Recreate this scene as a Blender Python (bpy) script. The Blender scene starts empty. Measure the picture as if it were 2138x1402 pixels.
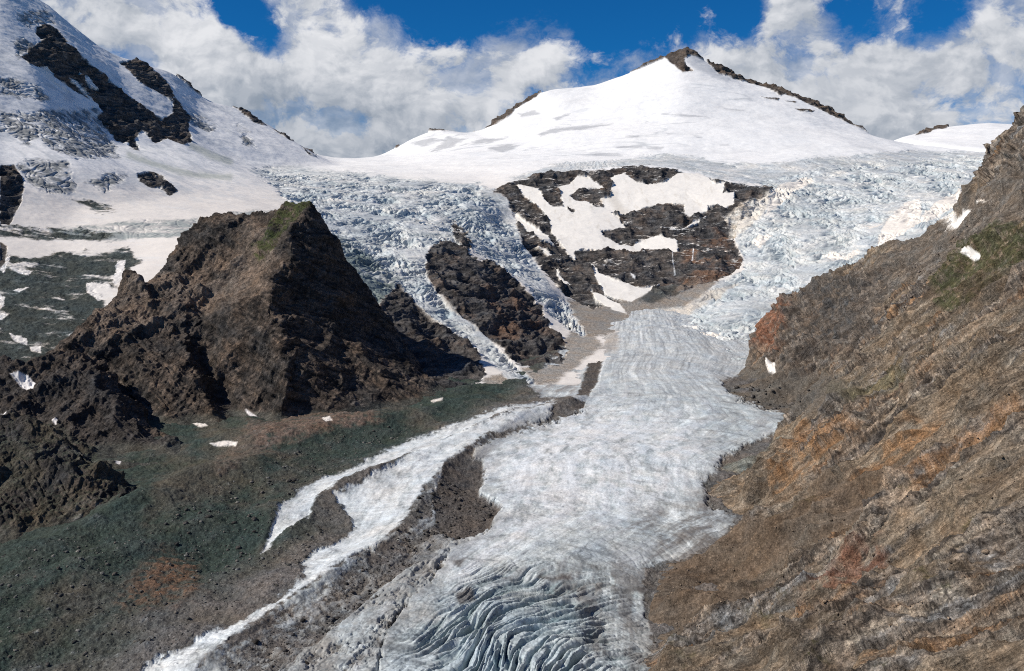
import bpy, math, os, random
import numpy as np
from concurrent.futures import ThreadPoolExecutor
from mathutils import Vector
from mathutils.geometry import delaunay_2d_cdt
Q = 1.2          # mesh density (1 = final)
R = math.radians
C = bpy.context.scene.collection
sc = bpy.context.scene
# ------------------------------------------------------------------ camera, world, sun
F, CU, CV = 2100.0, 1069.0, 440.0              # focal length / principal column / horizon row of the 2138 px photograph
cd = bpy.data.cameras.new('camera'); cam = bpy.data.objects.new('camera', cd); C.objects.link(cam)
cam.location = (0, 0, 0); cam.rotation_euler = (R(90), 0, 0)
cd.sensor_width = 36; cd.lens = 36*F/2138; cd.shift_y = -(701-CV)/2138
cd.clip_start = 5; cd.clip_end = 60000
sc.camera = cam
SUN_EL, SUN_AZ = 42.0, -103.0                  # azimuth from the view axis (+Y), clockwise positive
sd = bpy.data.lights.new('sun', 'SUN'); sun = bpy.data.objects.new('sun', sd); C.objects.link(sun)
sd.energy = 4.7; sd.angle = R(0.5); sd.color = (1.0, 0.94, 0.84)
SD = Vector((math.cos(R(SUN_EL))*math.sin(R(SUN_AZ)), math.cos(R(SUN_EL))*math.cos(R(SUN_AZ)), math.sin(R(SUN_EL))))
sun.rotation_euler = SD.to_track_quat('Z', 'Y').to_euler(); sun.location = (-3000, 0, 3000)
sc.view_settings.view_transform = 'Standard'; sc.view_settings.look = 'None'
sc.view_settings.exposure = 0.0; sc.view_settings.gamma = 1.0
sc.cycles.max_bounces = 3; sc.cycles.diffuse_bounces = 2; sc.cycles.glossy_bounces = 1
sc.cycles.use_denoising = False; sc.cycles.filter_width = 1.05
SKY_STRENGTH = 0.10

class NT:
    """tiny node-tree writer"""
    def __init__(s, nt): s.nt = nt; s.N = nt.nodes; s.L = nt.links; s.N.clear()
    def node(s, t, ins=None, **kw):
        n = s.N.new(t)
        for k, v in kw.items(): setattr(n, k, v)
        for k, v in (ins or {}).items():
            if isinstance(v, bpy.types.NodeSocket): s.L.new(v, n.inputs[k])
            else: n.inputs[k].default_value = v
        return n
    def math(s, op, a, b=0.0, c=0.0, clamp=False):
        return s.node('ShaderNodeMath', {0: a, 1: b, 2: c}, operation=op, use_clamp=clamp).outputs[0]
    def vmath(s, op, a, b=(0, 0, 0)):
        n = s.node('ShaderNodeVectorMath', {0: a, 1: b}, operation=op)
        return n.outputs['Value'] if op in ('DISTANCE', 'LENGTH', 'DOT_PRODUCT') else n.outputs[0]
    def noise(s, vec, scale, detail=6, rough=0.55, lac=2.1, dist=0.0):
        return s.node('ShaderNodeTexNoise', {'Vector': vec, 'Scale': scale, 'Detail': detail, 'Roughness': rough, 'Lacunarity': lac, 'Distortion': dist}).outputs['Fac']
    def rng(s, v, a, b, c=0.0, d=1.0, kind='SMOOTHSTEP'):
        return s.node('ShaderNodeMapRange', {'Value': v, 'From Min': a, 'From Max': b, 'To Min': c, 'To Max': d}, interpolation_type=kind).outputs[0]
    def mix(s, f, a, b, mode='MIX'):
        n = s.node('ShaderNodeMix', data_type='RGBA', blend_type=mode)
        for k, v in ((0, f), (6, a), (7, b)):
            if isinstance(v, bpy.types.NodeSocket): s.L.new(v, n.inputs[k])
            else: n.inputs[k].default_value = v
        return n.outputs[2]

w = bpy.data.worlds.new('World'); sc.world = w; w.use_nodes = True
def build_world():
    T = NT(w.node_tree)
    sky = T.node('ShaderNodeTexSky', sky_type='NISHITA', sun_disc=False)
    sky.sun_elevation = R(SUN_EL); sky.sun_rotation = R(SUN_AZ); sky.altitude = 2500; sky.air_density = 1.0; sky.dust_density = 0.3; sky.ozone_density = 4.0
    blue = T.mix(1.0, sky.outputs[0], (0.05, 0.42, 0.74, 1), 'MULTIPLY')
    d = T.node('ShaderNodeTexCoord').outputs['Generated']
    def D(u, v):
        p = Vector(((u-CU)/F, 1, -(v-CV)/F)); return tuple(p.normalized())
    # cloud cover: where the cloud banks stand (direction, radius in photo px, weight)
    blobs = [(700,290,150,.40),(860,280,130,.36),(560,270,120,.36),(1000,200,110,.2),(1850,260,110,.3),(1700,240,110,.25),(440,180,110,.3),(800,120,90,.16),(620,95,40,.14),(560,150,200,.30),(330,40,140,.42),(200,-40,160,.5),(760,200,210,.32),(940,220,190,.32),(1130,85,100,.30),(1180,95,70,.14),(1080,150,120,.20),(640,30,100,.28),(720,60,90,.24),
             (480,260,190,.32),(1270,160,90,.13),(1440,95,120,.30),(1330,190,120,.2),
             (1580,150,160,.34),(1760,150,200,.36),(1660,60,90,.30),(1640,20,55,.30),(1960,150,200,.34),(2120,60,120,.30),(2110,200,160,.22),(1850,240,150,.25),
             (1400,25,45,.12),(1870,15,60,.2),(2060,5,90,.24),
             (900,-10,170,-.34),(1150,10,130,-.36),(1230,120,55,-.14),(1300,40,140,-.3),(530,50,62,-.40),(475,10,70,-.40),(575,95,55,-.34),(660,-20,60,.12),(1470,20,110,-.34),(1625,78,60,-.25),(1550,35,70,-.4),(1790,30,80,-.55),(1920,45,80,-.5),(2010,30,60,-.3),(1860,75,60,-.12),(2085,120,50,-.14)]
    cov = None
    for u, v, r, wt in blobs:
        dist = T.vmath('DISTANCE', d, D(u, v))
        m = T.rng(dist, 0.0, r*1.35/F, wt, 0.0)
        cov = m if cov is None else T.math('ADD', cov, m)
    cov = T.math('MINIMUM', cov, 0.50)
    sq = T.vmath('MULTIPLY', d, (1.0, 1.0, 1.3))
    warp = T.node('ShaderNodeTexNoise', {'Vector': sq, 'Scale': 11.0, 'Detail': 5.0}).outputs['Color']
    wv = T.vmath('SUBTRACT', warp, (.5, .5, .5)); wv = T.vmath('MULTIPLY', wv, (.05, .05, .05))
    p1 = T.vmath('ADD', sq, wv)
    n1 = T.noise(p1, 13.0, 13, 0.62)
    big = T.math('ADD', T.math('MULTIPLY', T.math('SUBTRACT', n1, .5), 1.9), cov)
    fac = T.rng(big, 0.10, 0.42)
    # lit / shaded parts: density falls off towards the sun where the cloud is lit
    off = T.vmath('ADD', p1, (-.012, .0, .016))
    n2 = T.noise(off, 13.0, 6, .55); n1b = T.noise(p1, 13.0, 6, .55)
    lit = T.rng(T.math('SUBTRACT', n1b, n2), -0.10, 0.10)
    off2 = T.vmath('ADD', p1, (-.004, .0, .006))
    lf = T.rng(T.math('SUBTRACT', T.noise(p1, 22.0, 9, .55), T.noise(off2, 22.0, 9, .55)), -0.09, 0.09)
    broad = T.rng(T.noise(sq, 5.0, 3, .5), .36, .62)
    el = T.node('ShaderNodeSeparateXYZ', {0: d}).outputs[2]
    up = T.rng(el, .04, .20)                                  # cloud bases are greyer low down
    lit = T.math('ADD', T.math('ADD', T.math('MULTIPLY', lit, .34), T.math('MULTIPLY', lf, .20)), T.math('ADD', T.math('MULTIPLY', broad, .25), T.math('MULTIPLY', up, .28)), clamp=True)
    k = 1.0/SKY_STRENGTH
    ccol = T.mix(lit, (.22*k, .275*k, .355*k, 1), (.80*k, .81*k, .84*k, 1))
    thin = T.noise(p1, 18.0, 10, .66)
    wisp = T.rng(T.math('ADD', cov, T.math('MULTIPLY', T.math('SUBTRACT', thin, .5), 1.5)), .0, .60, 0, .75)
    f2 = T.math('MAXIMUM', fac, wisp)
    out = T.mix(f2, blue, ccol)
    bg = T.node('ShaderNodeBackground', {'Color': out, 'Strength': SKY_STRENGTH})
    o = T.node('ShaderNodeOutputWorld'); T.L.new(bg.outputs[0], o.inputs[0])
build_world()

# ------------------------------------------------------------------ noise toolbox (numpy)
f4 = np.float32
_r = np.random.default_rng(11)
_G = _r.normal(size=(64, 64, 64, 3)).astype(f4); _G /= np.linalg.norm(_G, axis=-1, keepdims=True); _G = _G.reshape(-1, 3)
POOL = ThreadPoolExecutor(4)
def _pn(p):
    i = np.floor(p); f = p-i; i = i.astype(np.int32) & 63; j = (i+1) & 63
    s = f*f*f*(f*(f*6-15)+10)
    fx, fy, fz = f[:, 0], f[:, 1], f[:, 2]; sx, sy, sz = s[:, 0], s[:, 1], s[:, 2]
    X = (i[:, 0]*4096, j[:, 0]*4096); Y = (i[:, 1]*64, j[:, 1]*64); Z = (i[:, 2], j[:, 2])
    def g(a, b, c):
        q = _G[X[a]+Y[b]+Z[c]]
        return q[:, 0]*(fx-a)+q[:, 1]*(fy-b)+q[:, 2]*(fz-c)
    def lx(b, c):
        a0 = g(0, b, c); return a0+sx*(g(1, b, c)-a0)
    y0 = lx(0, 0); y0 = y0+sy*(lx(1, 0)-y0); y1 = lx(0, 1); y1 = y1+sy*(lx(1, 1)-y1)
    return (y0+sz*(y1-y0))*1.5
_ROT = np.array([[0.36, 0.48, -0.8], [-0.8, 0.6, 0.0], [0.48, 0.64, 0.6]], f4)
def _run(fn, p):
    n = len(p); out = np.empty(n, f4); ch = 32768
    def job(a): out[a:a+ch] = fn(p[a:a+ch])
    list(POOL.map(job, range(0, n, ch)))
    return out
def fbm(P, lam, octs=5, gain=.5, off=0.0):
    sh = P.shape[:-1]; lam = np.asarray(lam, f4)
    def fn(p):
        q = p/lam+off; t = 0; a = 1.0; s = 0
        for k in range(octs):
            t = t+a*_pn(q); s += a; a *= gain; q = q@_ROT.T*2.03+7.3
        return t/s*1.6
    return _run(fn, np.ascontiguousarray(P.reshape(-1, 3), f4)).reshape(sh)
def ridged(P, lam, octs=6, gain=.5, off=0.0, sharp=2.0):
    sh = P.shape[:-1]; lam = np.asarray(lam, f4)
    def fn(p):
        q = p/lam+off; t = 0; a = 1.0; s = 0; wt = 1.0
        for k in range(octs):
            n = (1-np.minimum(np.abs(_pn(q))*1.6, 1))**sharp*wt
            t = t+a*n; s += a; a *= gain; wt = np.clip(n*1.8, .25, 1); q = q@_ROT.T*2.07+3.1
        return t/s
    return _run(fn, np.ascontiguousarray(P.reshape(-1, 3), f4)).reshape(sh)
def crack(P, lam, width=.07, off=0.0, warp=0.0):
    sh = P.shape[:-1]; lam = np.asarray(lam, f4)
    def fn(p):
        q = p/lam+off
        if warp: q = q+warp*np.stack([_pn(q*.7+9), _pn(q*.7+19), _pn(q*.7+29)], 1)
        n = _pn(q); return np.exp(-(n/width)**2)
    return _run(fn, np.ascontiguousarray(P.reshape(-1, 3), f4)).reshape(sh)
def ss(x, a, b):
    t = np.clip((x-a)/(b-a), 0, 1); return (t*t*(3-2*t)).astype(f4)
def terr(x, n, k=.3):
    y = x*n; fl = np.floor(y); return ((fl+ss(y-fl, .5-k, .5+k))/n).astype(f4)
def lerp(a, b, m):
    return a+(b-a)*m
def colmix(col, c, m):
    c = np.asarray(c, f4); return col+(c-col)*m[..., None]

# ------------------------------------------------------------------ surveying: points of the place measured along sight lines
VZ0, VS = -494.7, 0.0455                       # valley floor: z = VZ0 + VS*y
def P(u, v, Y): return ((u-CU)/F*Y, Y, -(v-CV)/F*Y)
def V(u, v, dz=0.0):
    Y = (-VZ0-dz)/(VS+(v-CV)/F); return P(u, v, Y)
def rows_from(spec):
    out = [spec[0][0]]
    for (a, da), (b, db) in zip(spec, spec[1:]):
        while out[-1] < b:
            t = (out[-1]-a)/(b-a); out.append(out[-1]+(da+(db-da)*max(t, 0))/Q)
    return np.array(out)

def tin(lines, ts, Ys):
    """lines: list of polylines of xyz points (single points allowed) -> height at every (t, Y) node, nan outside"""
    pts, edges, key = [], [], {}
    for ln in lines:
        idx = []
        for p in ln:
            k = (round(p[0], 2), round(p[1], 2))
            if k not in key: key[k] = len(pts); pts.append(p)
            idx.append(key[k])
        edges += [(a, b) for a, b in zip(idx, idx[1:]) if a != b]
    vv, ee, ff, ov, _, _ = delaunay_2d_cdt([Vector(p[:2]) for p in pts], edges, [], 0, 1e-3)
    zz = []
    for i, o in enumerate(ov):
        if o: zz.append(np.mean([pts[j][2] for j in o]))
        else:
            dd = sorted((math.hypot(vv[i][0]-p[0], vv[i][1]-p[1]), p[2]) for p in pts)[:4]
            zz.append(sum(z/(q+1) for q, z in dd)/sum(1/(q+1) for q, z in dd))
    H = np.full((len(Ys), len(ts)), np.nan)
    for f in ff:
        a, b, c = [(vv[i][0], vv[i][1], zz[i]) for i in f]
        ys = [p[1] for p in (a, b, c)]; tt = [p[0]/p[1] for p in (a, b, c)]
        r0, r1 = np.searchsorted(Ys, min(ys)-1), np.searchsorted(Ys, max(ys)+1)
        c0, c1 = np.searchsorted(ts, min(tt)-.001), np.searchsorted(ts, max(tt)+.001)
        if r1 <= r0 or c1 <= c0: continue
        Yg = Ys[r0:r1, None]; Xg = Yg*ts[None, c0:c1]; Yg = np.broadcast_to(Yg, Xg.shape)
        det = (b[1]-c[1])*(a[0]-c[0])+(c[0]-b[0])*(a[1]-c[1])
        if abs(det) < 1e-6: continue
        l0 = ((b[1]-c[1])*(Xg-c[0])+(c[0]-b[0])*(Yg-c[1]))/det
        l1 = ((c[1]-a[1])*(Xg-c[0])+(a[0]-c[0])*(Yg-c[1]))/det
        l2 = 1-l0-l1; m = (l0 > -1e-6) & (l1 > -1e-6) & (l2 > -1e-6)
        H[r0:r1, c0:c1][m] = (l0*a[2]+l1*b[2]+l2*c[2])[m]
    return H
def blur(A, ry, rx, n=2):
    A = A.astype(np.float64)
    for _ in range(n):
        for ax, r in ((0, max(int(ry*Q), 1)), (1, max(int(rx*Q), 1))):
            pad = [(0, 0), (0, 0)]; pad[ax] = (r+1, r)
            c = np.cumsum(np.pad(A, pad, mode='edge'), axis=ax)
            A = (np.take(c, range(2*r+1, c.shape[ax]), ax)-np.take(c, range(0, c.shape[ax]-2*r-1), ax))/(2*r+1)
    return A

class Layer:
    """a sheet of terrain: regular plan sheet, denser where it is near"""
    def __init__(s, ts, Ys, H):
        s.ts, s.Ys = ts, Ys
        s.ok = ~np.isnan(H); s.H = np.where(s.ok, H, -2000)
        s.set(s.H)
    def set(s, H):
        s.H = H; Yg = np.broadcast_to(s.Ys[:, None], H.shape)
        s.P = np.stack([Yg*s.ts[None, :], Yg, H], -1).astype(f4)
        s.uv()
    def uv(s):
        s.U = CU+F*s.P[..., 0]/s.P[..., 1]; s.V = CV-F*s.P[..., 2]/s.P[..., 1]
    def normals(s):
        a = np.gradient(s.P, axis=1); b = np.gradient(s.P, axis=0)
        n = np.cross(a, b); n /= np.linalg.norm(n, axis=-1, keepdims=True)+1e-9
        n[n[..., 2] < 0] *= -1
        return n
    def push(s, d):
        s.P = s.P+s.normals()*d[..., None]
    def poly(s, pts, soft=3.0, amp=0.0, nz=None, shrink=0.0):
        """1 inside the outline (photo coordinates of points surveyed on this sheet), rough edge"""
        pts = np.array(pts, float); m = soft+amp*2+4
        out = np.zeros(s.U.shape, f4)
        bb = (s.U > pts[:, 0].min()-m) & (s.U < pts[:, 0].max()+m) & (s.V > pts[:, 1].min()-m) & (s.V < pts[:, 1].max()+m)
        if not bb.any(): return out
        x = s.U[bb].astype(float); y = s.V[bb].astype(float)
        d2 = np.full(x.shape, 1e12); ins = np.zeros(x.shape, bool)
        for (x0, y0), (x1, y1) in zip(pts, np.roll(pts, -1, 0)):
            ex, ey = x1-x0, y1-y0; t = np.clip(((x-x0)*ex+(y-y0)*ey)/(ex*ex+ey*ey+1e-9), 0, 1)
            d2 = np.minimum(d2, (x-x0-t*ex)**2+(y-y0-t*ey)**2)
            if y0 != y1: ins ^= ((y0 > y) != (y1 > y)) & (x < (x1-x0)*(y-y0)/(y1-y0)+x0)
        sdv = np.sqrt(d2)*np.where(ins, 1, -1)-shrink
        if nz is not None: sdv = sdv+nz[bb]*amp
        out[bb] = ss(sdv, -soft, soft)
        return out
    def line(s, pts, width, soft=2.0, amp=0.0, nz=None):
        """1 near a polyline; width may be (start, end)"""
        w0, w1 = width if isinstance(width, tuple) else (width, width)
        pts = np.array(pts, float); m = max(w0, w1)+soft+amp*2+4
        out = np.zeros(s.U.shape, f4)
        bb = (s.U > pts[:, 0].min()-m) & (s.U < pts[:, 0].max()+m) & (s.V > pts[:, 1].min()-m) & (s.V < pts[:, 1].max()+m)
        if not bb.any(): return out
        x = s.U[bb].astype(float); y = s.V[bb].astype(float); best = np.full(x.shape, -1e9)
        n = len(pts)-1
        for k in range(n):
            (x0, y0), (x1, y1) = pts[k], pts[k+1]
            ex, ey = x1-x0, y1-y0; t = np.clip(((x-x0)*ex+(y-y0)*ey)/(ex*ex+ey*ey+1e-9), 0, 1)
            ww = w0+(w1-w0)*(k+t)/n
            best = np.maximum(best, ww-np.hypot(x-x0-t*ex, y-y0-t*ey))
        if nz is not None: best = best+nz[bb]*amp
        out[bb] = ss(best, -soft, soft)
        return out
    def seen(s):
        e = s.P[..., 2]/s.P[..., 1]; m = np.maximum.accumulate(e, 0)
        return e >= m-0.004

def mesh_from(name, L, face_mask, col, mat, props, lift=None):
    nr, nc = L.ok.shape
    idx = np.arange(nr*nc, dtype=np.int32).reshape(nr, nc)
    q = np.stack([idx[:-1, :-1], idx[:-1, 1:], idx[1:, 1:], idx[1:, :-1]], -1)[face_mask]
    if len(q) == 0: return None
    used = np.zeros(nr*nc, bool); used[q.ravel()] = True
    remap = np.cumsum(used, dtype=np.int32)-1
    q = remap[q]; Pv = L.P.reshape(-1, 3)[used]
    if lift is not None: Pv = Pv+np.array([0, 0, lift], f4)
    me = bpy.data.meshes.new(name)
    me.vertices.add(len(Pv)); me.vertices.foreach_set('co', Pv.ravel())
    me.loops.add(q.size); me.loops.foreach_set('vertex_index', q.ravel())
    me.polygons.add(len(q)); me.polygons.foreach_set('loop_start', np.arange(0, q.size, 4, dtype=np.int32))
    me.polygons.foreach_set('use_smooth', np.ones(len(q), bool))
    at = me.attributes.new('tone', 'FLOAT_COLOR', 'POINT')
    c4 = np.ones((len(Pv), 4), f4); c4[:, :3] = np.clip(col.reshape(-1, 3)[used], 0.004, .95)
    at.data.foreach_set('color', c4.ravel())
    me.update(calc_edges=True)
    me.materials.append(mat)
    o = bpy.data.objects.new(name, me); C.objects.link(o)
    for k, v in props.items(): o[k] = v
    return o
def one_piece(m):
    ii = np.argwhere(m)
    if len(ii) == 0: return m
    (r0, c0), (r1, c1) = ii.min(0), ii.max(0)+1
    b = m[r0:r1, c0:c1].copy(); b = b & np.roll(b, 1, 0) & np.roll(b, 1, 1); left = b.copy(); best = None; bn = -1
    while left.any() and (best is None or left.sum() > bn):
        seed = np.zeros_like(b); k = np.argwhere(left)[0]; seed[tuple(k)] = True
        while True:
            g = seed.copy(); g[1:] |= seed[:-1]; g[:-1] |= seed[1:]; g[:, 1:] |= seed[:, :-1]; g[:, :-1] |= seed[:, 1:]; g &= b
            if g.sum() == seed.sum(): break
            seed = g
        left &= ~seed
        if seed.sum() > bn: bn, best = seed.sum(), seed
    out = np.zeros_like(m); out[r0:r1, c0:c1] = best; return out
def faces_of(L, m):
    ok = L.ok; f = ok[:-1, :-1] & ok[:-1, 1:] & ok[1:, 1:] & ok[1:, :-1]
    return f & m[:-1, :-1]

# ------------------------------------------------------------------ materials
def ground_mat(name, scale, bump, var, rough=.9, spec=.15, bump2=.0, scale2=.3, grain=0, gv=.3, frame=None, fs=.3, fv=.3, stretch=(1, 1, 1)):
    m = bpy.data.materials.new(name); m.use_nodes = True; T = NT(m.node_tree)
    co = T.node('ShaderNodeTexCoord').outputs['Object']
    if stretch != (1, 1, 1): co = T.node('ShaderNodeMapping', {'Vector': co, 'Scale': stretch}).outputs[0]
    at = T.node('ShaderNodeAttribute', attribute_name='tone').outputs['Color']
    n1 = T.noise(co, scale, 9, .62); n2 = T.noise(co, scale*5.3, 7, .65); n3 = T.noise(co, scale2, 6, .6)
    k = T.math('ADD', T.math('MULTIPLY', n1, .5), T.math('MULTIPLY', n2, .5))
    v = T.rng(k, .38, .62, 1-var, 1+var, 'LINEAR')
    if grain:
        g_ = T.rng(T.noise(co, grain, 3, .7), .35, .65, 1-gv, 1+gv, 'LINEAR'); v = T.math('MULTIPLY', v, g_)
        vo = T.node('ShaderNodeTexVoronoi', {'Vector': co, 'Scale': grain*.55}).outputs['Distance']
        sp_ = T.rng(vo, .12, .30, 1+gv*1.6, 1.0); v = T.math('MULTIPLY', v, sp_)
    warm = T.node('ShaderNodeCombineColor', {0: T.rng(n3, .3, .7, 1-.25*var, 1+.25*var, 'LINEAR'), 1: 1.0, 2: T.rng(n3, .3, .7, 1+.25*var, 1-.25*var, 'LINEAR')}).outputs[0]
    n5 = None
    if frame is not None:      # bedding: fine layers running along the strata of this rock
        dn = lambda q: T.vmath('DOT_PRODUCT', co, q)
        cw = T.node('ShaderNodeCombineXYZ', {0: T.math('MULTIPLY', dn(frame[0]), frame[3]), 1: T.math('MULTIPLY', dn(frame[1]), frame[4]), 2: T.math('MULTIPLY', dn(frame[2]), frame[5])}).outputs[0]
        n5 = T.noise(cw, fs, 5, .68, dist=.6)
        v = T.math('MULTIPLY', v, T.rng(n5, .34, .62, 1-fv, 1+fv, 'LINEAR'))
        v = T.math('MULTIPLY', v, T.rng(T.math('ABSOLUTE', T.math('SUBTRACT', n5, .47)), 0, .03, 1-fv, 1.0))
    c = T.mix(1.0, at, T.node('ShaderNodeCombineColor', {0: v, 1: v, 2: v}).outputs[0], 'MULTIPLY')
    c = T.mix(1.0, c, warm, 'MULTIPLY')
    b = T.node('ShaderNodeBump', {'Height': n1, 'Distance': bump, 'Strength': 1.0}).outputs[0]
    b = T.node('ShaderNodeBump', {'Height': n2, 'Distance': bump*.4, 'Strength': 1.0, 'Normal': b}).outputs[0]
    if n5 is not None: b = T.node('ShaderNodeBump', {'Height': n5, 'Distance': bump*.5, 'Strength': 1.0, 'Normal': b}).outputs[0]
    bs = T.node('ShaderNodeBsdfPrincipled', {'Base Color': c, 'Roughness': rough, 'Specular IOR Level': spec, 'Normal': b})
    o = T.node('ShaderNodeOutputMaterial'); T.L.new(bs.outputs[0], o.inputs[0])
    return m
M_snow = ground_mat('snow', .008, .5, .03, .75, .2, scale2=.004)
M_ice = ground_mat('glacier_ice', .03, 2.5, .16, .5, .35, scale2=.01)
M_ice_near = ground_mat('glacier_ice_tongue', .05, 1.3, .20, .55, .3, scale2=.02, grain=.35, gv=.10)
M_rock = ground_mat('rock', .03, 7.0, .42, .92, .15, scale2=.015, grain=.22, gv=.25, frame=((1, 0, 0), (0, 1, 0), (.05, .1, 1), .12, .3, 1.0), fs=.09, fv=.28)
M_slope = ground_mat('slope_rock', .09, 3.6, .40, .92, .12, scale2=.04, grain=.55, gv=.30, frame=((.68, -.22, .70), (.28, .96, .03), (-.67, .17, .72), .05, 1.0, .35), fs=.30, fv=.40)
M_horn = ground_mat('horn_rock', .04, 6.5, .40, .92, .15, scale2=.015, grain=.30, gv=.22, frame=((.90, 0, .42), (0, 1, 0), (-.40, .10, .91), .16, .5, 1.0), fs=.16, fv=.30)
M_tower = M_slope
M_scree = ground_mat('scree', .12, 2.6, .38, .95, .1, scale2=.02, grain=.40, gv=.32)

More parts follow.
